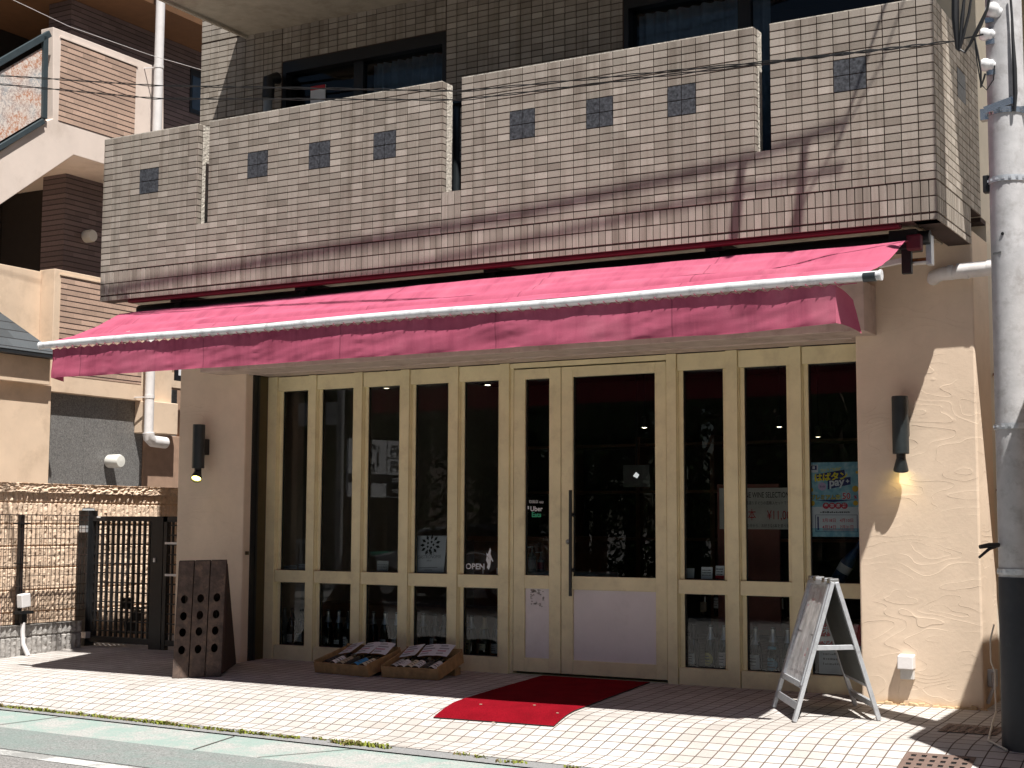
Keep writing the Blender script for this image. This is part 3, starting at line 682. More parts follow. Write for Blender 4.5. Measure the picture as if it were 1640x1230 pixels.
mb = MB(); mb.tube([(rl.x+.02, 8.92, 2.93), (rr_.x+.10, 8.92, 2.93)], .045, 14); mb.build('roller', BLACK, aw)
mb = MB(); mb.box(rr_.x-.02, rr_.x+.07, 8.80, 8.86, 2.84, 2.935); mb.build('roller_end', MAROON, aw, bevel=.01)
mb = MB(); mb.box(-8.62, -2.28, 8.70, 8.76, 2.962, 2.990); mb.build('roller_cover', MAROON, aw, bevel=.008)
for x in (-8.28, -7.0, -5.3, -3.6):
    mb = MB(); mb.box(x, x+.12, 8.84, 9.2, 2.955, 3.02); mb.box(x+.03, x+.09, 8.86, 8.95, 2.88, 2.96); mb.build('bracket', BLACK, aw, bevel=.004)
mb = MB(); a_, b_ = onY(1408,425,8.95), onY(1452,416,8.95); mb.beam(a_, b_, .03, .035); c_, d_ = onY(1446,410,8.95), onY(1456,430,8.95); mb.box(c_.x, c_.x+.05, 8.92, 8.98, d_.z, c_.z)
e_ = onY(1486,413,8.95); f_ = onY(1460,421,8.95); mb.box(f_.x, e_.x, 8.925, 8.975, f_.z, e_.z+.0, 1); mb.box(f_.x-.01, e_.x+.01, 8.915, 8.985, f_.z-.012, f_.z, 0)
g_ = onY(1480,378,8.95); h_ = onY(1494,424,8.95); mb.box(g_.x+.015, h_.x, 8.92, 8.99, h_.z, g_.z, 2); mb.box(g_.x-.19, g_.x-.02, 8.84, 9.0, g_.z-.09, g_.z+.03, 3); mb.box(g_.x-.12, g_.x-.06, 8.86, 8.9, g_.z-.24, g_.z-.02, 3)
RUST = simple('rusty_steel', (.26,.09,.03), .85, .2, var=.5, scale=30)
mb.build('folding_arm', [WHITEPVC, RUST, ALU, BLACK], aw, bevel=.003)
mb = MB(); a_, b_ = Vector((-7.9, 8.95, 2.86)), Vector((-8.2, YF+.05, 2.54)); mb.beam(a_, b_, .03, .04); mb.beam((-2.9, 8.95, 2.84), (-2.75, YF+.05, zbar(-2.75)-.01), .03, .04)
mb.build('extension_arm', WHITEPVC, aw)
# ================================================================== wall lamps
def lamp(px, top, bot, hx, hy, label, tilt):
    c = onY(px, (top+bot)/2, 9.485); zt, zb = onY(px, top, 9.485).z, onY(px, bot, 9.485).z
    t = thing('wall_lamp', label, 'wall lamp', (c.x, YP, zb), group='cylinder spot lamps on the shop piers')
    mb = MB(); mb.lathe([(0, zb), (.050, zb), (.053, zb+.004), (.053, zt-.004), (.050, zt), (0, zt)], (c.x, 9.485, 0), 32); mb.lathe([(.0535, zb+.028), (.0535, zb+.032)], (c.x, 9.485, 0), 32)
    mb.build('body', BLACK if False else ANTH_MATT, t)
    zm = (zt+zb)/2; mb = MB(); mb.box(c.x-.034, c.x+.034, 9.5, YP+.001, zm-.07, zm+.065); mb.build('wall_plate', BLACK, t, bevel=.004)
    mb = MB(); q = Vector((c.x, 9.485, zb)); ax = Vector(tilt).normalized(); e = q+Vector((0, 0, -.03)); mb.tube([q+Vector((0, 0, .01)), e], .03, 14); mb.build('joint', BLACK, t)
    mb = MB(); mb.lathe([(0, -.012), (.027, -.012), (.032, .0), (.048, .068), (.048, .078), (.043, .078), (.038, .06)], e+ax*.005, 28, axis=ax); hd = mb.build('lamp_head', ANTH_MATT, t)
    mb = MB(); mb.lathe([(0, .07), (.030, .068), (.0405, .062)], e+ax*.005, 28, axis=ax); mb.build('bulb', LAMPGLOW, hd)
    L = bpy.data.lights.new('lamp_light', 'SPOT'); L.energy = .55 if px < 800 else .28; L.color = (1, .72, .3); L.spot_size = R(95); L.shadow_soft_size = .03
    lo = bpy.data.objects.new('lamp_light', L); COL.objects.link(lo); lo.parent = hd; lo.location = e+ax*.092-LOC[hd]; lo.rotation_euler = (-ax).to_track_quat('Z', 'Y').to_euler()
ANTH_MATT = simple('charcoal_lamp_paint', (.022,.028,.030), .42, .0, var=.2, bump=.02)
LAMPGLOW = emit('lit_lamp', (1.0, .82, .22), 4.0)
lamp(318, 680, 750, 0, 0, 'lit black cylinder wall lamp on the shaded pilaster above the wooden rack', (.28, -.55, -.75))
lamp(1442, 634.5, 727, 0, 0, 'lit charcoal cylinder wall lamp on the sunny beige pier', (-.10, .28, -.85))
# ================================================================== outlet on the pier, pipes
c = onY(1455,1066,YP); t = thing('outdoor_outlet', 'white weatherproof outlet box low on the sunny pier', 'outlet', (c.x, YP, c.z-.09))
mb = MB(); mb.prism([(c.x-.055, YP, c.z+.075), (c.x-.055, YP-.065, c.z+.065), (c.x-.055, YP-.072, c.z-.02), (c.x-.055, YP, c.z-.02)], (.102, 0, 0)); mb.build('hood', WHITEPVC, t, bevel=.006)
mb = MB(); mb.box(c.x-.045, c.x+.042, YP-.042, YP+.001, c.z-.085, c.z-.021); s_ = mb.build('socket', simple('outlet_face', (.6,.58,.55), .5), t, bevel=.004)
zp = onY(1560,429,9.49).z
pp = thing('drain_pipe', 'white drain pipe running across the pier top into the pole gap', 'drain pipe', (-2.3, 9.49, zp))
mb = MB(); xl = onY(1494,436,9.5).x; mb.tube([(xl-.02, YP+.02, zp-.035), (xl, 9.535, zp-.03), (xl+.06, 9.495, zp-.022), (-1.2, 9.49, zp+.005)], .045, 18)
for x in (xl+.10, xl+.2): mb.tube([(x, 9.494, zp-.018), (x+.03, 9.494, zp-.018)], .049, 18)
mb.build('pipe', WHITEPVC, pp)
mb = MB(); x = -2.12; mb.tube([(x, 9.49, zp-.012), (-1.2, 9.49, zp+.006)], .0485, 18); mb.tube([(-1.93, 9.49, zp-.005), (-1.9, 9.49, zp-.005)], .052, 18); mb.build('coupling', WHITEPVC, pp)
cp = thing('conduit', 'thin cream conduit climbing the side of the sunny pier', 'conduit', (-1.99, 10.1, 0))
mb = MB(); mb.tube([(-1.985, 10.14, .55), (-1.985, 10.14, 3.1)], .014, 8); mb.build('pipe', simple('cream_pipe', (.70,.62,.48), .5), cp)
mb = MB()
for z in (1.4, 2.18): mb.box(-2.045, -1.965, 10.12, 10.16, z, z+.015)
mb.build('clip', RUST, cp)
# ================================================================== door mat
def mat_pt(s, t):
    L = [(-5.365,9.86), (-5.279,8.6), (-5.217,8.106)]; Rr = [(-4.474,9.86), (-4.374,8.628), (-4.34,8.124)]
    def at(Q, t):
        k = t*1.76; d = Q[1][1]
        if k < 1.26: f = k/1.26; a, b = Q[0], Q[1]
        else: f = (k-1.26)/.5; a, b = Q[1], Q[2]
        return a[0]+(b[0]-a[0])*f, a[1]+(b[1]-a[1])*f
    a, b = at(L, t), at(Rr, t); x = a[0]+(b[0]-a[0])*s; y = a[1]+(b[1]-a[1])*s
    return Vector((x, y, gp(y)+.009+.0015*noise.noise(Vector((x*8, y*8, 0)))))
def make_mat():
    m, nt, p = newmat('red_pile_carpet'); tc = N(nt, 'ShaderNodeTexCoord')
    n1 = N(nt, 'ShaderNodeTexNoise', Scale=190.0, Detail=4.0, Roughness=.8); link(nt, tc.outputs['Object'], n1.inputs['Vector'])
    n2 = N(nt, 'ShaderNodeTexNoise', Scale=6.0, Detail=5.0); link(nt, tc.outputs['Object'], n2.inputs['Vector'])
    c = ramp(nt, n1.outputs['Fac'], [(.3, (.09,.001,.004)), (.7, (.36,.008,.020))]); c = mixc(nt, 1.0, c, ramp(nt, n2.outputs['Fac'], [(.3, .82), (.7, 1.1)]), 'MULTIPLY')
    link(nt, c, p.inputs['Base Color']); p.inputs['Roughness'].default_value = 1; p.inputs['Specular IOR Level'].default_value = .05
    b = N(nt, 'ShaderNodeBump', Strength=.9, Distance=.008); link(nt, n1.outputs['Fac'], b.inputs['Height']); link(nt, b.outputs[0], p.inputs['Normal']); return m
mb = MB(); mb.grid(mat_pt, 12, 60)
edge = [mat_pt(0, i/60) for i in range(61)]+[mat_pt(i/12, 1) for i in range(1, 13)]+[mat_pt(1, 1-i/60) for i in range(1, 61)]+[mat_pt(1-i/12, 0) for i in range(1, 13)]
mm = MB(); dn = Vector((0, 0, -.0085)); n = len(edge)
for i in range(n-1): mm.add([edge[i], edge[i+1], edge[i+1]+dn, edge[i]+dn], [(0, 1, 2, 3)])
o = mb.build('door_mat', make_mat(), sharp=80); props(o, 'long red carpet mat leading from the shop door over the kerb slope', 'mat')
mm.build('mat_edge', simple('black_rubber', (.01,.008,.008), .8), o); LOC[o] = Vector((0, 0, 0))
mb = MB()
for px in ((770,1134), (856,1137), (893,1146), (790,1147)):
    q = onZ(*px, -.045); mb.obox((q.x, q.y, gp(q.y)+.0125), (.016, .004, 0), (-.004, .012, 0), (0, 0, .003))
props(mb.build('petal_litter', simple('dry_petal', (.5,.34,.24), .9)), 'few dry petals scattered on the red mat', 'petals', kind='stuff')
# ================================================================== riddling rack
A0, A1 = Vector((-7.895, 8.556, 0)), Vector((-7.61, 8.794, 0)); wd = (A1-A0).normalized(); W_ = .372; dp = Vector((-.544, .839, 0))
rk = thing('riddling_rack', 'dark weathered wooden riddling rack with three planks of bottle holes', 'wine rack', (A0.x, A0.y, gz(8.56)))
HT = .885; lean = .165
def fp(s, t, off=0):                                        # front face point
    z0 = gp(A0.y)*(1-s)+gp(A1.y)*s+.004
    return A0+wd*(s*W_)+dp*(lean*t+off)+Vector((0, 0, z0+(HT-.0)*t))
up_ = (fp(0, 1)-fp(0, 0)).normalized(); nrm = wd.cross(up_)   # points to the front
def holed_plank(s0, s1, holes, th=.032):
    mb = MB(); a, b = s0*W_, s1*W_; H = (fp(0, 1)-fp(0, 0)).length
    zc = [0]+[h*H for h in holes]+[H]; w2 = (b-a)/2; cx = (a+b)/2
    P3 = lambda x, z, d: fp(0, 0)+wd*x+up_*z+nrm*(-d)+Vector((0, 0, (gp(A1.y)-gp(A0.y))*x/W_))
    K = 24; rx, rz = .026, .034
    bounds = [0]+[(zc[i]+zc[i+1])/2 for i in range(1, len(zc)-2)]+[H]
    for i, hz in enumerate(h*H for h in holes):
        z0, z1 = bounds[i], bounds[i+1]
        outer, inner = [], []
        for k in range(K):
            q = 2*math.pi*k/K+math.pi/4; c, s = math.cos(q), math.sin(q); inner.append((cx+rx*c, hz+rz*s))
            m_ = max(abs(c), abs(s)); c, s = c/m_, s/m_
            outer.append((cx+w2*c, hz+(s*(z1-hz) if s > 0 else s*(hz-z0))))
        vs = [P3(*p, 0) for p in outer]+[P3(*p, 0) for p in inner]+[P3(*p, th) for p in inner]
        fs = []
        for k in range(K): j = (k+1) % K; fs += [(k, j, K+j, K+k), (K+k, K+j, 2*K+j, 2*K+k)]
        mb.add(vs, fs)
    e = [P3(a, 0, 0), P3(b, 0, 0), P3(b, H, 0), P3(a, H, 0)]; f = [P3(a, 0, th), P3(b, 0, th), P3(b, H, th), P3(a, H, th)]
    mb.add(e+f, [(0, 4, 5, 1), (1, 5, 6, 2), (2, 6, 7, 3), (3, 7, 4, 0)]); return mb
HL = [.235, .385, .525, .67]
for i in range(3): holed_plank(i/3+.010, (i+1)/3-.010, [h+.004*i for h in HL]).build('front_plank', WOODDK, rk)
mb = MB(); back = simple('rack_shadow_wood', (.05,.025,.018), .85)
T0, T1 = fp(0, .985, .035), fp(1, .985, .035); B0 = A0+dp*.87; B1 = A0+wd*W_+dp*.87; B0.z = gz(B0.y)+.004; B1.z = gz(B1.y)+.004
thk = Vector(((T0-B0).cross(wd))).normalized()*.03
for i in range(3):
    s0, s1 = i/3+.004, (i+1)/3-.004; a, b, c, d = [P0+(P1-P0)*s for P0, P1, s in ((B0, B1, s0), (B0, B1, s1), (T0, T1, s1), (T0, T1, s0))]
    mb.prism([a, b, c, d], thk)
mb.build('rear_plank', WOODDK, rk)
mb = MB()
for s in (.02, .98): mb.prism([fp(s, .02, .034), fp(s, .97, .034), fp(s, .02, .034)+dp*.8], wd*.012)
# side boards added in dark wood to stand for the shade inside the rack
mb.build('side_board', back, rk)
# ================================================================== A-board
FLf, FRf, BLf, BRf = Vector((-3.255,9.118,0)), Vector((-2.957,8.646,0)), Vector((-2.831,9.41,0)), Vector((-2.537,8.914,0))
for p in (FLf, FRf, BLf, BRf): p.z = gp(p.y)+.001
mR, mL = (FRf+BRf)/2, (FLf+BLf)/2
zR = onY(1339,935,mR.y).z; zL = onY(1294,926,mL.y).z; TOPZ = (zR+zL)/2
TR, TL = Vector((mR.x, mR.y, TOPZ)), Vector((mL.x, mL.y, TOPZ))
ab = thing('a_board', 'aluminium A-frame sidewalk sign with faded grey posters in front of the pier', 'sidewalk sign', ((FLf+BRf)/2).to_tuple())
def make_poster():
    m, nt, p = newmat('sun_bleached_poster'); tc = N(nt, 'ShaderNodeTexCoord')
    mp = N(nt, 'ShaderNodeMapping'); mp.inputs['Scale'].default_value = (4, 4, 1.3); link(nt, tc.outputs['Object'], mp.inputs[0])
    n1 = N(nt, 'ShaderNodeTexNoise', Scale=2.2, Detail=6.0, Roughness=.7); link(nt, mp.outputs[0], n1.inputs['Vector'])
    n2 = N(nt, 'ShaderNodeTexNoise', Scale=7.0, Detail=3.0); link(nt, tc.outputs['Object'], n2.inputs['Vector'])
    c = ramp(nt, n1.outputs['Fac'], [(.30, (.34,.33,.33)), (.48, (.58,.57,.57)), (.62, (.82,.81,.81))])
    c = mixc(nt, ramp(nt, n2.outputs['Fac'], [(.60, 0.0), (.68, .4)]), c, (.36,.16,.18))
    link(nt, c, p.inputs['Base Color']); p.inputs['Roughness'].default_value = .22
    b = N(nt, 'ShaderNodeBump', Strength=.25, Distance=.02); link(nt, n2.outputs['Fac'], b.inputs['Height']); link(nt, b.outputs[0], p.inputs['Normal']); return m
POSTER = make_poster(); BOARDBK = simple('board_back', (.10,.105,.10), .6)
for (L0, R0, inner, front) in ((FLf, FRf, 1, True), (BLf, BRf, -1, False)):
    sd = (R0-L0).normalized(); upL = (TL-L0); upR = (TR-R0)
    nm = sd.cross(upR).normalized() if front else upR.cross(sd).normalized()     # outward
    offo = nm*.012
    for foot, top in ((L0, TL), (R0, TR)):
        mb = MB(); mb.beam(foot+offo, top+offo, .034, .026, up=nm); mb.build('leg', ALU, ab, bevel=.003)
    g = lambda s, t: (L0+(R0-L0)*s)*(1-t)+(TL+(TR-TL)*s)*t
    mb = MB(); mb.beam(g(.03, .105)+offo, g(.97, .105)+offo, .018, .045, up=upR); mb.build('foot_rail', ALU, ab, bevel=.003)
    mb = MB(); t0 = .25
    for a, b in (((.04, t0), (.96, t0)), ((.04, .985), (.96, .985))): mb.beam(g(*a)+offo*1.4, g(*b)+offo*1.4, .022, .035, up=upR)
    for s in (.05, .95): mb.beam(g(s, t0)+offo*1.6, g(s, .985)+offo*1.6, .036, .022, up=nm)
    fr = mb.build('panel_frame', ALU, ab, bevel=.003)
    th = nm*.01; mb = MB(); mb.prism([g(.06, t0+.01), g(.94, t0+.01), g(.94, .975), g(.06, .975)], th); mb.build('board', BOARDBK, fr)
    ps = MB(); ps.add([p+nm*.0125 for p in (g(.075, t0+.02), g(.925, t0+.02), g(.925, .965), g(.075, .965))], [(0, 1, 2, 3) if front else (0, 1, 2, 3)]); ps.add([p+nm*.0135 for p in (g(.08, .60), g(.92, .60), g(.92, .612), g(.08, .612))], [(0, 1, 2, 3)], 1)
    if front:
        rp = random.Random(2)
        for row in range(15):
            t1 = .93-row*.044; s0 = .14+rp.uniform(0, .1)
            while s0 < .84:
                w1 = rp.uniform(.03, .12); h1 = rp.uniform(.010, .022)
                if rp.random() < .72: ps.add([p+nm*.0131 for p in (g(s0, t1), g(min(.88, s0+w1), t1), g(min(.88, s0+w1), t1+h1), g(s0, t1+h1))], [(0, 1, 2, 3)], 3 if row in (2, 3, 10, 11) else 2)
                s0 += w1+rp.uniform(.015, .05)
    ps.build('poster', [POSTER, simple('tape', (.25,.24,.24), .5), simple('faded_print', (.40,.38,.38), .3, bump=0), simple('faded_red_print', (.50,.30,.32), .3, bump=0)], fr)
for s, (F, B, T) in (('L', (FLf, BLf, TL)), ('R', (FRf, BRf, TR))):
    mb = MB(); a = F+(T-F)*.53; b = B+(T-B)*.53; mb.beam(a, b, .012, .03); mb.build('spreader', ALU, ab, bevel=.002)
for k in (.06, .3, .7, .94): mb = MB(); p = TL+(TR-TL)*k; mb.obox(p+Vector((0, 0, .008)), (TR-TL).normalized()*.07, (BRf-FRf).normalized()*.06, (0, 0, .035)); mb.build('hinge', CHROME, ab, bevel=.006)
# ================================================================== bottles
BODY = {}
def glasscol(n, c):
    m, nt, p = newmat(n); p.inputs['Base Color'].default_value = (*c, 1); p.inputs['Roughness'].default_value = .06; p.inputs['Specular IOR Level'].default_value = .6; p.inputs['Coat Weight'].default_value = .3; return m
GREENB = glasscol('dark_green_bottle', (.006,.012,.006)); BROWNB = glasscol('black_bottle', (.004,.004,.004)); CLEARB = glasscol('pale_bottle', (.16,.19,.18)); BLUEB = glasscol('blue_bottle', (.01,.05,.10))
FOIL = {k: simple('foil_'+k, c, .3, .6, var=.1, bump=.1) for k, c in dict(silver=(.55,.55,.56), gold=(.52,.40,.16), black=(.02,.02,.02), white=(.62,.62,.60), red=(.30,.03,.05), blue=(.10,.30,.45), bronze=(.28,.19,.10)).items()}
LAB = {k: simple('label_'+k, c, .65, var=.06, bump=0) for k, c in dict(white=(.80,.80,.79), cream=(.74,.67,.48), gold=(.66,.54,.14), pink=(.68,.58,.58), grey=(.55,.55,.55), blue=(.16,.42,.55), brightblue=(.05,.30,.60), black=(.03,.03,.03), tan=(.48,.40,.28)).items()}
LABINK = simple('label_ink', (.10,.10,.10), .7, bump=0)
CH = [(0,0),(.036,0),(.0435,.006),(.0435,.145),(.040,.175),(.030,.215),(.0195,.25),(.0155,.275),(.0150,.30),(.017,.303),(.017,.312),(.0140,.316),(0,.318)]
BD = [(0,0),(.034,0),(.0375,.005),(.0375,.185),(.034,.205),(.020,.225),(.0148,.238),(.0142,.285),(.016,.287),(.016,.297),(.0145,.30),(0,.30)]
def prof_r(prof, z):
    for (r0, z0), (r1, z1) in zip(prof, prof[1:]):
        if z0 <= z <= z1 and z1 > z0: return r0+(r1-r0)*(z-z0)/(z1-z0)
    return prof[-2][0]
MESHES = {}
def bottle(label, loc, kind='ch', glass=None, foil='silver', lab='white', lz=(.03,.105), la=58, rot=None, group=None, shape='rect', ink=True, collar=None, foil_z=None):
    prof = CH if kind == 'ch' else BD; glass = glass or GREENB
    t = thing('wine_bottle', label, 'bottle', loc, group=group)
    if rot is not None: t.rotation_euler = rot
    LOC[t] = Vector((0, 0, 0))
    key = (kind, glass.name)
    def part(name, key, fn, mats):
        if key not in MESHES:
            mb = MB(); fn(mb); o = mb.build(name, mats, t); MESHES[key] = o.data
        else:
            o = bpy.data.objects.new(name, MESHES[key]); COL.objects.link(o); o.parent = t; LOC[o] = Vector((0, 0, 0))
        return o
    b = part('body', ('b',)+key, lambda mb: mb.lathe(prof, n=24), glass)
    z0 = foil_z or (.215 if kind == 'ch' else .24)
    part('capsule', ('f', kind, foil, z0), lambda mb: mb.lathe([(prof_r(prof, z)+.0008, z) for z in [z0+(prof[-2][1]-z0)*i/8 for i in range(9)]]+[(0, prof[-1][1]+.001)], n=24), FOIL[foil])
    def labmesh(mb):
        def patch(a0, a1, z0, z1, dr, m, nu=14, nv=4):
            mb.grid(lambda s, q: (lambda z, a: Vector(((prof_r(prof, z)+dr)*math.sin(a), -(prof_r(prof, z)+dr)*math.cos(a), z)))(z0+(z1-z0)*q, R(a0+(a1-a0)*s)), nu, nv, m)
        if shape == 'rect': patch(-la, la, lz[0], lz[1], .0007, 0)
        else:
            zc, hz = (lz[0]+lz[1])/2, (lz[1]-lz[0])/2
            for k in range(10):
                f0, f1 = -1+k*.2, -.8+k*.2; w_ = la*math.sqrt(max(0.05, 1-((f0+f1)/2)**2)); patch(-w_, w_, zc+f0*hz, zc+f1*hz, .0007, 0, 10, 1)
        if ink:
            h = lz[1]-lz[0]; rr = random.Random(label)
            for k in range(3):
                wv = la*rr.uniform(.35, .75); zc = lz[0]+h*(.25+.22*k); patch(-wv, wv, zc, zc+h*rr.uniform(.03, .09), .0012, 1, 8, 1)
        if collar: patch(-70, 70, collar[0], collar[1], .0009, 0)
    mb = MB(); labmesh(mb); mb.build('label', [LAB[lab], LABINK], t)
    return t
G1 = 'sparkling wine bottles standing behind the low panes'
YB1 = 10.11
def wb(px, label, **k):
    q = onY(px, 1000, k.pop('Y', YB1)); return bottle(label, (q.x, q.y, k.pop('z', .118)), group=G1, rot=(0, 0, R(k.pop('rz', -20))), **k)
wb(455, 'silver foil bottle at the far left end of the low window display', foil='silver', glass=CLEARB, lab='grey', lz=(.10,.13))
wb(468, 'bottle with a grey label second from the left end of the low display', foil='black', glass=BROWNB, lab='grey', lz=(.03,.10))
wb(483, 'black bottle half hidden behind the second cream post from the left', foil='black', glass=BROWNB, lab='grey', lz=(.04,.11))
wb(526, 'dark bottle with a round white crest label in the second low pane', foil='white', lab='grey', shape='oval', lz=(.03,.10), la=45)
wb(543, 'silver necked bottle with a white band label in the second low pane', foil='silver', lab='white', lz=(.035,.07))
wb(558, 'bottle with a narrow white label beside the third cream post', foil='black', glass=BROWNB, lab='white', lz=(.01,.10), la=35)
wb(598, 'leftmost silver necked bottle above the gap between the crates', foil='silver', lab='grey', lz=(.02,.06))
wb(617, 'silver necked bottle with a square white label over the right crate', foil='silver', lab='white', lz=(.02,.095))
wb(636, 'bottle cut by the fourth cream post with a pale label', foil='silver', lab='white', lz=(.03,.11), la=40)
wb(678, 'silver capsule bottle with black label in the fourth low pane', foil='silver', lab='black', lz=(.03,.09))
wb(697, 'black capsule bottle with a tall narrow white label in the fourth low pane', foil='black', lab='white', lz=(.015,.125), la=32)
wb(712, 'dark unlabelled looking bottle at the right edge of the fourth low pane', foil='black', lab='black', glass=BROWNB, ink=False)
wb(755, 'bottle with a tall cream label left in the low pane beside the door', foil='silver', lab='cream', lz=(.015,.125), la=40)
wb(776, 'bronze capsule bottle with a small cream label beside the door', foil='bronze', lab='cream', lz=(.05,.10))
wb(796, 'bottle mostly hidden by the cream post left of the door', foil='black', lab='grey')
wb(1111, 'dark bottle with a white picture label just right of the door', foil='black', lab='white', lz=(.03,.11), la=42, glass=BROWNB)
wb(1138, 'silver necked bottle with a ragged gold label right of the door', foil='silver', lab='gold', lz=(.025,.12), shape='oval', la=62)
wb(1160, 'silver necked bottle with a pinkish label cut by the cream post', foil='silver', lab='pink', lz=(.03,.125))
wb(1210, 'bottle with a white paper collar and wide white label', foil='white', lab='white', lz=(.02,.12), la=75, collar=(.19,.225))
wb(1238, 'dark bottle with a round light blue label next to the folding sign', foil='silver', lab='blue', lz=(.015,.105), shape='oval', la=80, collar=(.165,.185))
wb(1262, 'bottle half hidden behind the edge of the folding sign', foil='silver', lab='grey')
G2 = 'still wine bottles on the wooden display shelf'
def sb(px, label, **k):
    q = onY(px, 960, 10.62); return bottle(label, (q.x, q.y, .470), kind='bd', group=G2, rot=(0, 0, R(-20)), **k)
sb(1129, 'shelf bottle with a red label above the gold labelled bottle', lab='tan', foil='red', glass=BROWNB)
sb(1151, 'shelf bottle with a white label above the pink labelled bottle', lab='white', foil='black', glass=BROWNB, lz=(.06,.14))
sb(1208, 'shelf bottle with a striped white label above the paper collar bottle', lab='white', foil='black', glass=BROWNB, lz=(.03,.15))
sb(1231, 'shelf bottle with a tall white label above the light blue label', lab='white', foil='gold', glass=BROWNB, lz=(.02,.14))
sb(1252, 'shelf bottle with a plain white label behind the folding sign top', lab='white', foil='black', glass=BROWNB, lz=(.07,.15), ink=False)
# display shelves
def shelf(name, label, x0, x1):
    t = thing(name, label, 'shelf', ((x0+x1)/2, 10.3, 0))
    mb = MB(); mb.box(x0, x1, 9.985, 10.34, .017, .118); mb.build('plinth', simple('dark_plinth', (.03,.022,.016), .5), t)
    mb = MB(); mb.box(x0, x1, 10.52, 10.545, .345, .462); mb.box(x0, x1, 10.545, 10.86, .44, .468); mb.build('shelf_board', WOODIN, t, bevel=.003)
    mb = MB()
    for x in (x0+.02, (x0+x1)/2, x1-.06): mb.box(x, x+.04, 10.56, 10.84, .017, .44)
    mb.build('leg', WOODIN, t)
shelf('display_shelf', 'low dark wood display shelf behind the left panes', -8.05, -5.72)
shelf('display_shelf', 'low dark wood display shelf behind the right panes', -4.24, -2.75)
# ================================================================== wine crates with lying bottles
def crate(name, label, FL, FR, depth, which, items):
    FL, FR = Vector((*FL, 0)), Vector((*FR, 0)); wd = (FR-FL); w_ = wd.length; rz = math.atan2(wd.y, wd.x)
    t = thing('wine_crate', label, 'crate', (FL.x, FL.y, gz((FL.y+FR.y)/2)+.002), rz=rz); LOC[t] = Vector((0, 0, 0))
    h = .085; tilt = R(14); Mx = Matrix.Rotation(tilt, 3, 'X')
    def rb(mb, *a):
        k = len(mb.v); mb.box(*a); mb.v[k:] = [Mx@p for p in mb.v[k:]]
    for nm, bx in (('front_board', (0, w_, 0, .011, 0, h)), ('rear_board', (0, w_, depth-.011, depth, 0, h+.025)), ('side_board', (-.0, .011, .0115, depth-.0115, 0, h+.012)), ('side_board', (w_-.011, w_+.001, .0115, depth-.0115, 0, h+.012)), ('base', (.012, w_-.012, .012, depth-.012, .004, .012))):
        mb = MB(); rb(mb, *bx); mb.build(nm, WOODBOX, t, bevel=.002)
    mb = MB(); mb.box(.02, w_-.02, depth-.12, depth-.03, .0, .065); mb.build('prop_block', WOODBOX, t)
    Wm = Matrix.Translation(t.location)@Matrix.Rotation(rz, 4, 'Z')@Matrix.Rotation(tilt, 4, 'X')
    bo = []
    n = len(items)
    for i, (lab, foil, kind, desc) in enumerate(items):
        row, k, nn = 0, i, n
        x = .05+(w_-.1)*(k+.5)/nn
        loc = Vector((x, .02, .052)) if row == 0 else Vector((x+.03, .095, .118))
        M4 = Wm@Matrix.Translation(loc)@Matrix.Rotation(R((-4, 3, -2, 5, -2)[k % 5]), 4, 'Z')@Matrix.Rotation(R(-90 if row == 0 else -87), 4, 'X')@Matrix.Rotation(R(random.uniform(-18, 18)), 4, 'Z')
        b = bottle(f'{desc} lying in the {which} wooden crate', (0, 0, 0), kind=kind, glass=BROWNB, foil=foil, lab=lab, lz=(.02,.15), la=88, group=f'bottles lying in the {which} crate')
        b.matrix_world = M4; b.location = M4.translation; b.rotation_euler = M4.to_euler()
    cards = [(0.06, .16), (.24, .16), (.41, .14)] if w_ > .55 else [(.03, .15), (.19, .14), (.33, .12)]
    rc = random.Random(label); k0 = 0
    for i, (x, wv) in enumerate(cards):
        ct = ('left', 'middle', 'right')[i]
        mb = MB(); y0, y1 = depth-.18, depth-.02; z = h+.012
        mb.grid(lambda s, q: Mx@Vector((x+wv*s, y0+(y1-y0)*q, z+.004*s+.026*q)), 8, 8, 0)
        for q in range(4):
            f = .15+.2*q; yy = y0+(y1-y0)*f; zz = z+.028*f+.003
            mb.add([Mx@Vector(p) for p in ((x+.012, yy, zz), (x+wv*(.6+.1*(q % 3)), yy, zz+.003), (x+wv*(.6+.1*(q % 3)), yy+.012, zz+.006), (x+.012, yy+.012, zz+.003))], [(0, 1, 2, 3)], 1 if q != 1 else 2)
        ca, sa = math.cos(R(rc.uniform(-13, 13))), 0; sa = math.sqrt(1-ca*ca)*rc.choice((-1, 1)); cc = Mx@Vector((x+wv/2, (y0+y1)/2, z+.015)); lift = .004*i
        mb.v = [Vector((cc.x+(p.x-cc.x)*ca-(p.y-cc.y)*sa, cc.y+(p.x-cc.x)*sa+(p.y-cc.y)*ca, p.z+lift+.010*math.sin((p.x-cc.x)*17+i)+.006*math.sin((p.y-cc.y)*20))) for p in mb.v]
        o = mb.build('price_card', [PAPER, simple('grey_print', (.3,.3,.32), .7, bump=0), simple('pink_print', (.5,.2,.25), .7, bump=0)])
        Q = Matrix.Translation(t.location)@Matrix.Rotation(rz, 4, 'Z'); o.location = Q.translation; o.rotation_euler = Q.to_euler()
        props(o, f'white handwritten price card, {ct} one on the {which} wooden crate', 'price card', f'price cards on the {which} crate')
crate('wine_crate', 'left pine wine crate of lying bottles on the pavement', (-7.10, 9.31), (-6.535, 9.235), .40, 'left',
      [('black','black','bd','bottle with black lettering label'),('white','white','bd','bottle with white label'),('tan','bronze','bd','bottle with pale tan label'),('black','black','bd','black bottle'),('brightblue','black','bd','bottle with bright blue label'),('cream','black','bd','bottle with cream label')])
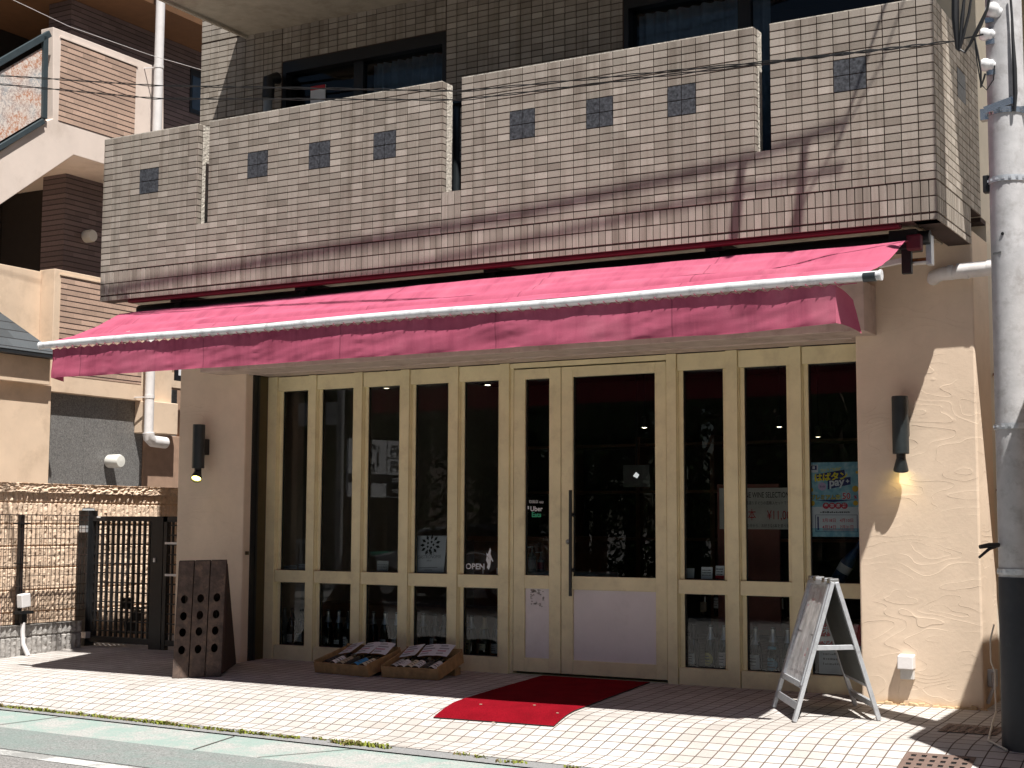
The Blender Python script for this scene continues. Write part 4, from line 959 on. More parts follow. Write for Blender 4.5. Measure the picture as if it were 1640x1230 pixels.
crate('wine_crate', 'right pine wine crate of lying bottles below the crest notice', (-6.445, 9.285), (-5.95, 9.315), .41, 'right',
      [('grey','black','bd','bottle with picture label'),('white','black','bd','bottle with white label'),('cream','black','bd','bottle with cream label'),('white','white','bd','bottle with white capsule and label'),('black','black','bd','black labelled bottle'),('white','gold','bd','bottle with a gold capsule')])
# ================================================================== notices behind the glass
def flat(mb, x0, x1, z0, z1, Y, m=0, d=.0): mb.add([(x0, Y, z0), (x1, Y, z0), (x1, Y, z1), (x0, Y, z1)], [(0, 1, 2, 3)], m)
def pbox(u0, v0, u1, v1, Y):
    a, b = onY(u0, v0, Y), onY(u1, v1, Y); return min(a.x, b.x), max(a.x, b.x), min(a.z, b.z), max(a.z, b.z)
def lines(mb, x0, x1, z, n, pitch, h, Y, m, seed=1):
    rr = random.Random(seed)
    for i in range(n):
        x = x0; zz = z-i*pitch
        while x < x1:
            w_ = rr.uniform(.3, 1.1)*h*1.1
            flat(mb, x, min(x1, x+w_), zz, zz+h*rr.uniform(.55, 1), Y, m); x += w_+h*rr.uniform(.15, .4)
# crest notice leaning in the fourth pane
Y0 = YG+.10
mb = MB(); tl, tr, bl_, br2 = onY(666,858,Y0+.03), onY(716,858,Y0+.03), onY(661,918,Y0), onY(710,917,Y0)
mb.prism([bl_, br2, tr, tl], (0, .006, 0)); up = ((tl-bl_)+(tr-br2)).normalized(); rt = (br2-bl_).normalized(); nn = -rt.cross(up)*-1
if nn.y > 0: nn = -nn
ct = (bl_+br2+tl+tr)/4+nn*.002; H = (tl-bl_).length; W = (br2-bl_).length
P2 = lambda x, y: ct+rt*(x*W)+up*(y*H)
for k in range(11):                                          # crest: a ring of leaf shapes
    a = 2*math.pi*k/11+.3; r0 = .075
    c0 = P2(0, .25)+rt*math.cos(a)*r0*1.0+up*math.sin(a)*r0*.85; d0 = rt*math.cos(a)+up*math.sin(a); e0 = rt*-math.sin(a)+up*math.cos(a)
    mb.add([c0-d0*.024, c0+e0*.013, c0+d0*.024, c0-e0*.013], [(0, 1, 2, 3)], 1)
for k in range(5):
    a = 2*math.pi*k/5; c0 = P2(0, .25)+rt*math.cos(a)*.03+up*math.sin(a)*.025; mb.add([c0-rt*.012, c0-up*.012, c0+rt*.012, c0+up*.012], [(0, 1, 2, 3)], 1)
c0 = P2(0, .10); mb.add([c0-rt*.014, c0-up*.02, c0+rt*.014, c0+up*.016], [(0, 1, 2, 3)], 1)
for s, y, sz in (('VIN ET', -.02, .038), ('GASTRONOMIE', -.11, .038), ('official', -.19, .022)): text_into(mb, s, P2(0, y), rt, up, sz, 2, stretch=.85)
mb.add([P2(-.3, -.345), P2(.3, -.345), P2(.3, -.36), P2(-.3, -.36)], [(0, 1, 2, 3)], 2); mb.add([P2(-.13, -.41), P2(.13, -.41), P2(.13, -.425), P2(-.13, -.425)], [(0, 1, 2, 3)], 2)
props(mb.build('notice', [simple('grey_white_card', (.50,.51,.56), .6, var=.02, bump=0), INK, simple('grey_ink', (.14,.14,.15), .7, bump=0)]), 'white notice card with a black leaf crest leaning in the window', 'notice')
# campaign poster in the rightmost pane
Y0 = YG+.078; x0, x1, z0, z1 = pbox(1295, 741, 1377, 860, Y0)
def make_sky_poster():
    m, nt, p = newmat('blue_campaign_paper'); tc = N(nt, 'ShaderNodeTexCoord')
    n1 = N(nt, 'ShaderNodeTexNoise', Scale=26.0, Detail=3.0); link(nt, tc.outputs['Object'], n1.inputs['Vector'])
    link(nt, ramp(nt, n1.outputs['Fac'], [(.35, (.16,.38,.50)), (.55, (.26,.50,.60)), (.7, (.42,.60,.66))]), p.inputs['Base Color']); p.inputs['Roughness'].default_value = .6; return m
mats = [make_sky_poster(), simple('poster_white', (.66,.68,.72), .6, var=.02, bump=0), simple('poster_navy', (.01,.015,.12), .6, bump=0), simple('poster_yellow', (.80,.66,.02), .6, bump=0),
        simple('poster_red', (.55,.03,.06), .6, bump=0), simple('poster_gold', (.70,.42,.03), .6, bump=0), simple('poster_lilac', (.55,.42,.62), .6, bump=0), INK]
W, H = x1-x0, z1-z0; mb = MB(); flat(mb, x0, x1, z0, z1, Y0, 0)
L = lambda k: Y0-.0006*k
X = lambda f: x0+W*f
Z = lambda f: z1-H*f
flat(mb, X(0), X(1), Z(.60), Z(.885), L(1)*0+Y0-.0005, 1) if False else None
flat(mb, X(0), X(1), Z(.885), Z(.60), L(1), 1)
flat(mb, X(.03), X(.19), Z(.135), Z(.03), L(1), 1); flat(mb, X(.055), X(.165), Z(.10), Z(.04), L(2), 2); flat(mb, X(.075), X(.13), Z(.088), Z(.05), L(3), 1)
def ellipse(cx, cz, rx, rz, k, m, n=20): mb.add([(X(cx)+rx*W*math.cos(2*math.pi*i/n), L(k), Z(cz)+rz*H*math.sin(2*math.pi*i/n)) for i in range(n)], [tuple(range(n))], m)
mb.add([(X(a), L(1), Z(b)) for a, b in ((.17, .25), (.15, .16), (.72, .10), (.74, .20))], [(0, 1, 2, 3)], 2)
mb.add([(X(a), L(1), Z(b)) for a, b in ((.38, .365), (.38, .23), (.84, .20), (.84, .30))], [(0, 1, 2, 3)], 2)
ul = Vector((1, 0, .06))
text_into(mb, 'はばタン', (X(.445), L(2), Z(.236)), ul, (0, 0, 1), H*.115, 3, fat=.0022, stretch=1.02)
text_into(mb, 'pay', (X(.56), L(2), Z(.315)), ul, (0, 0, 1), H*.15, 1, fat=.0024, stretch=1.0); text_into(mb, '+', (X(.78), L(2), Z(.285)), U, V, H*.08, 1, fat=.002)
text_into(mb, 'ひょうごを応援', (X(.45), L(2), Z(.115)), ul, V, H*.042, 3, fat=.0005)
ellipse(.27, .325, .085, .055, 1, 6); text_into(mb, '第5弾', (X(.27), L(2), Z(.338)), U, V, H*.03, 2)
for cx, cz, r in ((.04,.37,.045),(.06,.55,.055),(.93,.36,.06),(.93,.55,.05),(.97,.14,.03),(.13,.19,.02)): ellipse(cx, cz, r, r*W/H*1.0, 1, 5)
mb.add([(X(a), L(1), Z(b)) for a, b in ((.10, .51), (.5, .535), (.93, .505), (.5, .505))], [(0, 1, 2, 3)], 2)
text_into(mb, 'プレミアム率', (X(.33), L(3), Z(.498)), U, V, H*.072, 2, fat=.0028, stretch=.98); text_into(mb, 'プレミアム率', (X(.33), L(4), Z(.498)), U, V, H*.072, 3, fat=.0004, stretch=.98)
text_into(mb, '50', (X(.75), L(2), Z(.495)), U, V, H*.115, 1, fat=.0045); text_into(mb, '50', (X(.75), L(3), Z(.495)), U, V, H*.115, 4, fat=.001); text_into(mb, '%', (X(.93), L(3), Z(.49)), U, V, H*.06, 4, fat=.001)
for i, s in enumerate('参加店舗'):
    cx = .34+.123*i; ellipse(cx, .585, .066, .043, 2, 4); text_into(mb, s, (X(cx), L(3), Z(.60)), U, V, H*.05, 1, fat=.0006)
lines(mb, X(.22), X(.82), Z(.68), 1, .01, H*.022, L(2), 7, 4)
for a, b, c, d in ((.12,.96,.705,.71),(.12,.96,.93,.935)): flat(mb, X(a), X(b), Z(d), Z(c), L(2), 2)
for a in (.12, .95): flat(mb, X(a), X(a+.012), Z(.935), Z(.705), L(2), 2)
for s, cx, cz in (('3月18日', .40, .80), ('4月10日', .75, .80), ('4月24日', .40, .89), ('7月31日', .75, .89)): text_into(mb, s, (X(cx), L(2), Z(cz)), U, V, H*.055, 4, fat=.0004)
flat(mb, X(.27), X(.9), Z(.912), Z(.905), L(2), 4); flat(mb, X(.16), X(.19), Z(.91), Z(.73), L(2), 2)
props(mb.build('campaign_poster', mats), 'light blue campaign poster with yellow lettering in the rightmost pane', 'poster')
# wine selection board
Y0 = 10.42; mb = MB(); x0, x1, z0, z1 = pbox(1152, 782, 1290, 848, Y0)
RB = simple('reddish_board', (.20,.065,.05), .7)
fx0, fx1, fz0, fz1 = pbox(1149, 776, 1251, 1010, Y0+.02); mb.box(fx0, fx1, Y0+.012, Y0+.04, fz0, fz1, 2)
mb.box(x0, x1, Y0, Y0+.008, z0, z1, 0); H = z1-z0; Y1 = Y0-.001
a = onY(1231, 800, Y0); text_into(mb, 'FINE WINE SELECTION', (a.x-.025, Y1, z1-H*.235), U, V, H*.19, 1, fat=.0004, stretch=.62)
text_into(mb, '店長選りすぐりの直輸入セットです', (a.x-.02, Y1, z1-H*.40), U, V, H*.095, 1, stretch=.78)
text_into(mb, '5本', (onY(1201,830,Y0).x, Y1, z1-H*.76), U, V, H*.30, 3, stretch=.72); text_into(mb, '¥11,000', (onY(1251,830,Y0).x+.0, Y1, z1-H*.76), U, V, H*.30, 3, stretch=.72)
text_into(mb, '蔵元の中から、お好きな5本を選べます', (a.x-.02, Y1, z1-H*.95), U, V, H*.095, 1, stretch=.78)
props(mb.build('wine_board', [simple('offwhite_board', (.50,.50,.46), .7, bump=0), INK, RB, REDINK]), 'off white board lettered with a five bottle wine selection price', 'board')
# cards on the mid rail right of the door
for (u0, v0, u1, v1), lab, m in (((1098,910,1112,926), 'plain grey card, left of three small cards right of the door', 0), ((1123,908,1141,928), 'white printed card in the middle of three small cards', 1), ((1146,906,1160,927), 'white card with a red foot, right of three small cards', 2)):
    x0, x1, z0, z1 = pbox(u0, v0, u1, v1, YG+.12); mb = MB(); mb.prism([(x0, YG+.115, z0), (x1, YG+.115, z0), (x1, YG+.125, z1), (x0, YG+.125, z1)], (0, .003, 0)); H = z1-z0
    if m: lines(mb, x0+.008, x1-.008, z1-H*.3, 3, H*.2, H*.09, YG+.1135, 1, m)
    if m == 2: flat(mb, x0, x1, z0, z0+H*.25, YG+.1142, 2)
    props(mb.build('small_card', [PAPER if m else simple('grey_card', (.40,.41,.42), .7, bump=0), simple('ink_soft', (.08,.08,.10), .7, bump=0), REDINK]), lab, 'card', 'small cards along the window rail')
for k, (u0, v0, u1, v1, lab) in enumerate(((452,906,462,914,'tiny white price card at the left of the first pane sill'), (463,905,476,914,'tiny white price card in the middle of the first pane sill'), (478,903,489,912,'tiny white price card at the right of the first pane sill'), (604,898,622,915,'white card with lines on the sill of the third pane'))):
    x0, x1, z0, z1 = pbox(u0, v0, u1, v1, YG+.12); mb = MB(); mb.prism([(x0, YG+.115, z0), (x1, YG+.115, z0), (x1, YG+.122, z1), (x0, YG+.122, z1)], (0, .003, 0)); lines(mb, x0+.006, x1-.006, z1-(z1-z0)*.4, 2, .02, .007, YG+.1135, 1, k)
    props(mb.build('small_card', [simple('dim_card', (.42,.42,.42), .7, bump=0), simple('ink_soft2', (.08,.08,.10), .7, bump=0)]), lab, 'card', 'small cards along the window rail')
# red and white liquor notice low in the rightmost pane
Y0 = YG+.078; x0, x1, z0, z1 = pbox(1311, 1028, 1381, 1083, Y0); zt = onY(1311, 1012, Y0).z+.06; mb = MB()
flat(mb, x0, x1, z0, z0+(zt-z0)*.58, Y0, 0); flat(mb, x0, x1, z0+(zt-z0)*.58, zt, Y0, 1)
text_into(mb, '未成年の', ((x0+x1)/2-.01, Y0-.001, zt-.065), U, V, .055, 0, fat=.0008); text_into(mb, 'お酒は', ((x0+x1)/2-.02, Y0-.001, z0+(zt-z0)*.61), U, V, .07, 0, fat=.001)
lines(mb, x0+.03, x1-.05, z0+(zt-z0)*.48, 4, .034, .016, Y0-.001, 2, 9)
props(mb.build('liquor_notice', [simple('notice_white', (.55,.56,.60), .7, bump=0), REDINK, simple('ink3', (.12,.12,.14), .7, bump=0)]), 'red and white liquor notice low behind the folding sign', 'notice')
# leaning blue bag of bottles in the rightmost pane
q = onY(1338, 935, 10.2); e = onY(1372, 878, 10.2); d = (e-q).normalized()
t = thing('leaning_bottle', 'blue wrapped magnum bottle leaning under the campaign poster', 'bottle', tuple(q)); 
mb = MB(); mb.lathe([(0, 0), (.045, 0), (.05, .01), (.05, .17), (.03, .25), (.017, .30), (.017, .36), (0, .36)], q, 20, axis=d); mb.build('body', simple('blue_wrap', (.02,.05,.12), .3, var=.6, scale=30), t)
mb = MB(); mb.lathe([(.0505, .10), (.0505, .16)], q, 20, axis=d); mb.build('label', LAB['grey'], t)
# ================================================================== inside the shop
t = thing('sanitizer_table', 'small table under a white cloth behind the narrow door', 'table', (-5.35, 10.45, 0))
zt = onY(860, 916, 10.3).z; mb = MB(); mb.box(-5.75, -5.1, 10.25, 10.65, zt-.12, zt); mb.build('cloth', simple('white_cloth', (.55,.55,.54), .9), t, bevel=.01)
mb = MB()
for x in (-5.72, -5.16):
    for y in (10.28, 10.6): mb.box(x, x+.03, y, y+.03, .017, zt-.12)
mb.build('leg', WOODIN, t)
for px, lab, h, r, m in ((852, 'clear sanitizer pump bottle behind the narrow door', .19, .033, CLEARB), (866, 'small pump bottle with a red label behind the narrow door', .15, .026, GREENB)):
    q = onY(px, 900, 10.4); t = thing('pump_bottle', lab, 'pump bottle', (q.x, 10.4, zt))
    mb = MB(); mb.lathe([(0, 0), (r, 0), (r, h*.6), (r*.45, h*.72), (r*.4, h*.8)], (q.x, 10.4, zt), 16); mb.build('body', simple('pump_body', (.30,.31,.31), .3, bump=0), t)
    mb = MB(); mb.lathe([(r*.2, h*.8), (r*.2, h), (r*.45, h), (r*.45, h*1.06), (0, h*1.06)], (q.x, 10.4, zt), 12); mb.box(q.x-.045, q.x, 10.392, 10.408, zt+h*1.0, zt+h*1.05); mb.build('pump', simple('pump_white', (.5,.5,.5), .4, bump=0), t)
    mb = MB(); mb.lathe([(r+.0006, h*.12), (r+.0006, h*.5)], (q.x, 10.4, zt), 16); mb.build('label', LAB['grey'] if px == 852 else FOIL['red'], t)
def spot(u, v, Y, lab, s=1.0):
    q = onY(u, v, Y); t = thing('ceiling_spot', lab, 'spotlight', tuple(q), group='small ceiling spotlights inside the shop')
    mb = MB(); mb.lathe([(0, .11), (.03, .10), (.034, .0), (.03, .0)], q, 14); mb.tube([q+Vector((0, 0, .1)), (q.x, q.y, 2.75)], .008, 6); mb.build('housing', BLACK, t)
    mb = MB(); mb.lathe([(0, -.004), (.028, .002)], q, 14); mb.build('bulb', emit('spot_glow', (1, .86, .6), 9.0*s), t)
spot(781, 617, 11.2, 'small lit ceiling spot in the pane left of the doors'); spot(1248, 684, 13.0, 'small lit ceiling spot above the wine board', .8); spot(1310, 700, 13.4, 'faint ceiling spot above the campaign poster', .4)
spot(1032, 685, 12.4, 'small warm ceiling spot inside the wide door'); spot(619, 622, 10.7, 'dim white ceiling spot in the third pane', .25)
t = thing('hanging_sign', 'dim grey hanging sign board deep inside the wide door', 'sign', (-4.6, 11.5, 1.2))
x0, x1, z0, z1 = pbox(998, 745, 1040, 780, 11.5); mb = MB(); mb.box(x0, x1, 11.5, 11.52, z0, z1); mb.build('board', simple('dim_board', (.10,.11,.105), .7), t)
mb = MB(); c = ((x0+x1)/2, 11.497, (z0+z1)/2); mb.add([(c[0]-.03, 11.498, c[2]), (c[0]+.01, 11.498, c[2]-.02), (c[0]+.03, 11.498, c[2]+.01), (c[0], 11.498, c[2]+.035)], [(0, 1, 2, 3)]); mb.build('emblem', emit('lit_emblem', (.8,.8,.8), .5), t)
mb = MB(); mb.tube([(c[0], 11.51, z1), (c[0], 11.51, 2.7)], .008, 6); mb.build('cord', BLACK, t)
# ================================================================== the house on the left
def bandmat(name, col, pitch, joint, jf=.2, var=.18, axis=2):
    """long thin bar tiles laid in even courses"""
    m, nt, p = newmat(name); tc = N(nt, 'ShaderNodeTexCoord'); sep = N(nt, 'ShaderNodeSeparateXYZ'); link(nt, tc.outputs['Object'], sep.inputs[0])
    v = math_node(nt, 'MULTIPLY', sep.outputs[2], 1/pitch); f = math_node(nt, 'FRACT', v)
    mask = ramp(nt, f, [(0, 0.0), (jf*.8, 0.0), (jf, 1.0)])
    row = math_node(nt, 'FLOOR', v)
    y = math_node(nt, 'ADD', math_node(nt, 'MULTIPLY', sep.outputs[1], 4.2), math_node(nt, 'MULTIPLY', row, .5))
    cmb = N(nt, 'ShaderNodeCombineXYZ'); link(nt, math_node(nt, 'FLOOR', y), cmb.inputs[0]); link(nt, row, cmb.inputs[1])
    wn = N(nt, 'ShaderNodeTexWhiteNoise'); wn.noise_dimensions = '2D'; link(nt, cmb.outputs[0], wn.inputs['Vector'])
    c = ramp(nt, wn.outputs['Value'], [(0, tuple(k*(1-var) for k in col)), (1, tuple(k*(1+var) for k in col))])
    n1 = N(nt, 'ShaderNodeTexNoise', Scale=60.0, Detail=4.0); link(nt, tc.outputs['Object'], n1.inputs['Vector'])
    c = mixc(nt, 1.0, c, ramp(nt, n1.outputs['Fac'], [(.3, .85), (.7, 1.1)]), 'MULTIPLY')
    link(nt, mixc(nt, mask, joint, c), p.inputs['Base Color']); p.inputs['Roughness'].default_value = .7
    b = N(nt, 'ShaderNodeBump', Strength=1.0, Distance=.012); link(nt, mask, b.inputs['Height']); link(nt, b.outputs[0], p.inputs['Normal']); return m
NBEIGE = simple('neighbour_render', (.70,.54,.40), .85, var=.07, scale=3, bump=.12, bscale=140, dirt=((.42,.30,.20), .5, 2.2))
NPALE = simple('pale_stair_render', (.74,.63,.56), .85, var=.05, scale=3, bump=.1, dirt=((.5,.40,.33), .5, 2.0))
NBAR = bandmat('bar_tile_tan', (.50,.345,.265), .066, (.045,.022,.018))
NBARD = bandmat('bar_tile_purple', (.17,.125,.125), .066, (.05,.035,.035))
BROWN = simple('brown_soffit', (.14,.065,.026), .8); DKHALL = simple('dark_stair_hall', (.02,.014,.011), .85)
GRAN = simple('grey_granite_slab', (.17,.165,.16), .45, var=.6, scale=75, bump=.05)
SLATE = bandmat('slate_shingle', (.06,.068,.075), .11, (.015,.015,.018), jf=.1, var=.25)
XN = -13.0
def nX(u, v, X=XN): return onX(u, v, X)
def poly(px, X=XN): return [nX(u, v, X) for u, v in px]
nb = thing('neighbour_building', 'beige rendered building with tiled outside stair left of the shop', 'building', (-13.4, 12.5, 0))
mb = MB(); mb.prism(poly([(85,43),(262,111.5),(262,292),(118,248),(0,328),(-80,383),(-80,293),(0,243),(72,195),(85,190)]), (-.2, 0, 0))
yl = nX(118,248).y; zl = nX(118,248).z
mb.box(-15.6, XN-.2, yl, 17, zl+.005, zl+.16, 0); mb.build('stair_wall', NPALE, nb, bevel=.006)
a, b, c, d = poly([(98,61),(218,107),(216,235),(95,205)]); mb = MB(); mb.prism([a, b, Vector((XN, b.y, zl+.35)), Vector((XN, a.y, zl+.35))], (.004, 0, 0)); mb.box(XN, XN+.012, a.y-.02, b.y+.02, a.z, a.z+.02, 1); mb.build('tile_panel', [NBAR, NPALE], nb)
# balustrade with patterned infill
gb = MB(); XS = XN+.012
def rail(p, q, w_): gb.beam(nX(*p, XS), nX(*q, XS), .05, w_, up=(0, 0, 1))
rail((-60,134), (79,54), .075); rail((72,58), (70,190), .07); rail((-60,272), (69,194), .06)
fr = gb.build('balustrade', simple('blue_grey_frame', (.06,.08,.09), .45, .3), nb, bevel=.005)
def make_infill():
    m, nt, p = newmat('patterned_infill'); tc = N(nt, 'ShaderNodeTexCoord')
    n1 = N(nt, 'ShaderNodeTexNoise', Scale=24.0, Detail=3.0, Roughness=.8, Distortion=1.4); link(nt, tc.outputs['Object'], n1.inputs['Vector'])
    n2 = N(nt, 'ShaderNodeTexNoise', Scale=3.0, Detail=2.0); link(nt, tc.outputs['Object'], n2.inputs['Vector'])
    c = mixc(nt, ramp(nt, n2.outputs['Fac'], [(.4, 0.0), (.6, 1.0)]), (.38,.40,.42), (.50,.22,.12))
    link(nt, mixc(nt, ramp(nt, n1.outputs['Fac'], [(.42, 0.0), (.56, 1.0)]), c, (.74,.66,.60)), p.inputs['Base Color']); return m
mb = MB(); mb.prism(poly([(-60,150),(69,76),(66,187),(-60,262)], XN+.004), (-.02, 0, 0)); mb.build('infill', make_infill(), fr)
# walls set back behind
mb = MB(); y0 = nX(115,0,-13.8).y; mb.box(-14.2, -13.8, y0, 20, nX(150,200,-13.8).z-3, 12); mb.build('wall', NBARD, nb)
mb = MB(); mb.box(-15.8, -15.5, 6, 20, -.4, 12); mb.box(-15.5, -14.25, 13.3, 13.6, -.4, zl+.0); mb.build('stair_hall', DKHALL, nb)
zs = nX(190,12,-13.4).z; mb = MB(); mb.box(-15.5, -13.02, nX(130,0).y, 20, zs+.05, zs+.4); mb.build('upper_slab', BROWN, nb)
mb = MB(); mb.box(-15.5, -13.25, 7, 20, zs+2.6, zs+2.9); mb.build('roof_slab', BROWN, nb)
q0, q1 = nX(305,120,-13.795), nX(322,186,-13.795); mb = MB(); mb.box(-13.82, -13.79, q0.y, q1.y+.4, q1.z, q0.z+.1, 0); mb.box(-13.789, -13.785, q0.y+.04, q1.y+.4, q1.z+.06, q0.z, 1); mb.build('narrow_window', [FRAMEB, simple('blue_glass', (.05,.075,.11), .1)], nb)
# lower landing
yc = nX(88,430).y; zt = nX(88,430).z; zb = nX(82,627).z; mb = MB(); mb.box(XN-.25, XN, yc, 13.95, zb, zt); mb.box(XN-.45, XN-.22, 7.2, yc-.001, 2.3, zt-.02); mb.box(-15.5, XN-.25, 8, 17, zt-1.2, zt-1.0); mb.build('landing_wall', NBEIGE, nb, bevel=.006)
a, b = nX(98,441), nX(240,620); mb = MB(); mb.box(XN, XN+.004, a.y, 13.40, b.z+.02, a.z-.0); mb.box(XN, XN+.012, a.y-.02, 13.42, a.z, a.z+.018, 1); mb.build('tile_panel', [NBAR, NBEIGE], nb)
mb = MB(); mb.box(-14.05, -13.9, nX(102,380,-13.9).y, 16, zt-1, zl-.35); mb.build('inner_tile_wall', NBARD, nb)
# granite cladding and haunch
g0, g1 = nX(82,640,-13.1), nX(237,640,-13.1); mb = MB(); k = (g1.y-g0.y)/3
for i in range(4): mb.box(-13.2, -13.1, g0.y+k*i+.002, g0.y+k*(i+1)-.002, -.2, zb+.2)
mb.build('granite_cladding', GRAN, nb)
h0 = nX(222,694).y; hz = nX(230,694).z; mb = MB(); mb.box(XN-.1, XN+.12, h0+.02, 13.95, hz, zb-.0); mb.box(XN-.25, XN-.08, 13.56, 14.6, -.2, zb-.4, 1); mb.box(XN-.5, XN-.26, 13.55, 17, zb-.4, zb+1.2, 1); mb.build('haunch', [NBEIGE, simple('brown_render', (.36,.235,.165), .85)], nb, bevel=.01)
q0, q1 = nX(279,590), nX(292,611); mb = MB(); mb.box(XN+.0, XN+.02, q0.y, q1.y+.2, q1.z, q0.z+.2, 0); mb.box(XN+.02, XN+.024, q0.y+.06, q1.y+.2, q1.z+.07, q0.z+.2, 1); mb.build('small_window', [FRAMEB, PAPER], nb)
# porch on the left
ew = nX(0,556,-12.6).z; mb = MB(); ye = nX(97,552,-12.6).y
apx = nX(30,498,-13.0); ridge = [Vector((-12.6, 7, ew)), Vector((-12.6, ye, ew)), Vector((-13.22, ye-.40, apx.z+.02)), Vector((-13.22, 7, apx.z+.02))]
mb.add(ridge, [(0, 1, 2, 3)], 0); mb.add([ridge[1], Vector((-13.22, ye, ew)), ridge[2]], [(0, 1, 2)], 0)
mb.box(-13.22, -12.605, 7, ye-.005, ew-.045, ew-.002, 1); mb.build('porch_roof', [SLATE, simple('dark_gutter', (.02,.022,.025), .5)], nb)
zf0, zf1 = nX(0,608,-12.7).z, nX(0,577,-12.7).z; mb = MB(); mb.box(-13.2, -12.7, 7, nX(80,600,-12.7).y, zf0, ew-.046); mb.box(-13.2, -12.78, 7, nX(80,690,-12.78).y, -.3, zf0-.0, 0); mb.build('porch_wall', NBEIGE, nb, bevel=.005)
# pipe and lamps
dpipe = thing('downpipe', 'tall white downpipe on the neighbour wall left of the balcony', 'downpipe', (-12.8, 13.4, 2))
yp = onX(254.5,100,-12.8).y; zb2 = onX(260,700,-12.8).z; mb = MB(); mb.tube([(-12.8, yp, 9), (-12.8, yp, zb2+.03)], .058, 18); mb.build('pipe', WHITEPVC, dpipe)
mb = MB()
for v in (110, 640): z = onX(255,v,-12.8).z; mb.tube([(-12.8, yp, z), (-12.8, yp, z+.04)], .063, 18); mb.beam((-12.8, yp, z+.02), (-13.0, yp-.05, z+.02), .012, .012)
mb.build('clip', WHITEPVC, dpipe)
mb = MB(); mb.tube([(-12.8, yp, zb2+.04), (-12.8, yp+.01, zb2-.02), (-12.8, yp+.07, zb2-.06), (-12.8, yp+.3, zb2-.07)], .072, 16); mb.build('elbow', WHITEPVC, dpipe)
def globe(u, v, X, lab):
    q = onX(u, v, X); t = thing('globe_lamp', lab, 'wall lamp', (X, q.y, q.z), group='white drum lamps on the neighbour wall')
    mb = MB(); mb.lathe([(.03, 0), (.03, .02), (.075, .022), (.082, .035), (.082, .20), (.07, .225), (0, .23)], (X, q.y, q.z), 20, axis=(1, 0, 0)); mb.build('shade', simple('opal_shade', (.72,.71,.66), .35, var=.03, bump=0), t)
    mb = MB(); mb.lathe([(0, .001), (.05, .001), (.05, .02)], (X, q.y, q.z), 16, axis=(1, 0, 0)); mb.build('base', WHITEPVC, t)
globe(172, 739, -13.1, 'white drum lamp sunlit on the grey granite wall'); globe(129, 380, -13.9, 'white drum lamp in the dark stair hall above the slate porch')
# ================================================================== boundary wall, mesh fence and gate
def rough_wall(name, label, cat, Xf, y0, y1, z0, z1, mat, flute=.058, amp=.022, cap=None, th=.12, res=.0125):
    mb = MB(); ny, nz = int((y1-y0)/res), int((z1-z0)/res)
    def fn(s, t):
        y = y0+(y1-y0)*s; z = z0+(z1-z0)*t
        f = (y/flute) % 1; ridge = max(0, 1-abs(f-.5)*2.6)
        n = noise.noise(Vector((y*26, z*24, 1)))+.6*noise.noise(Vector((y*60, z*55, 4)))
        zc = (z-z0) % .2; joint = 1 if zc < .012 else 0
        return Vector((Xf-amp+amp*(ridge*(.75+.8*n))-.018*joint, y, z))
    mb.grid(fn, ny, nz, 0, smooth=False); mb.box(Xf-th, Xf-amp-.012, y0, y1, z0, z1)
    mb.add([(Xf-th, y0, z1), (Xf, y0, z1), (Xf, y1, z1), (Xf-th, y1, z1)], [(0, 1, 2, 3)])
    t = thing(name, label, cat, (Xf, (y0+y1)/2, z0)); mb.build('block_face', mat, t)
    if cap:
        cb = MB(); cb.grid(lambda s, q: Vector((Xf+.012+.016*(noise.noise(Vector((s*(y1-y0)*18, q*5, 2)))+.8*noise.noise(Vector((s*(y1-y0)*45, q*9, 2)))), y0+(y1-y0)*s, z1+.004+cap*q)), int((y1-y0)/.012), 8, 0, False)
        cb.box(Xf-th-.02, Xf-.02, y0, y1, z1+.004, z1+cap); cb.add([(Xf-th, y0, z1+cap), (Xf+.02, y0, z1+cap), (Xf+.02, y1, z1+cap), (Xf-th, y1, z1+cap)], [(0, 1, 2, 3)]); cb.build('coping', mat, t)
    return t
SPLIT = simple('split_face_tan', (.72,.55,.41), .9, var=.3, scale=18, bump=.5, bscale=90, dirt=((.30,.17,.10), .6, 9))
SPLITG = simple('split_face_grey', (.33,.31,.29), .9, var=.35, scale=20, bump=.5, bscale=90)
rough_wall('boundary_wall', 'tan split faced block wall behind the mesh fence and gate', 'wall', -10.5, 7.2, 11.9, -.05, 1.438, SPLIT, cap=.085)
rough_wall('low_wall', 'low grey ribbed block wall carrying the mesh fence', 'wall', -10.2, 7.2, 9.86, -.25, .262, SPLITG, th=.14)
fe = thing('mesh_fence', 'dark wire mesh fence on the low grey wall', 'fence', (-10.25, 8.5, .26))
mb = MB(); XF = -10.25; y = 7.25
while y < 9.92: mb.tube([(XF, y, .27), (XF, y, 1.235)], .0028, 4, smooth=False); y += .05
for z in (.30, .36, .42, .51, .60, .69, .78, .87, .93, 1.02, 1.11, 1.185, 1.232): mb.tube([(XF+.004, 7.25, z), (XF+.004, 9.93, z)], .0035 if z < 1.2 else .006, 4, smooth=False)
mb.build('mesh', simple('rusty_black_wire', (.035,.018,.014), .6), fe)
for y in (9.16, 7.4):
    mb = MB(); mb.box(XF-.05, XF-.008, y-.02, y+.02, .25, 1.235); mb.box(XF-.05, XF+.008, y-.075, y+.075, 1.15, 1.162); mb.box(XF-.045, XF+.008, y-.06, y+.06, .80, .81); mb.build('post', BLACK, fe)
jb = thing('junction_box', 'white junction box with a white pipe on the fence post', 'junction box', (-10.2, 9.1, .05))
q = onX(40, 962, -10.17); mb = MB(); mb.obox((-10.185, q.y, q.z), (.07, 0, 0), (0, .10, .012), (0, -.012, .12)); mb.build('box', WHITEPVC, jb, bevel=.008)
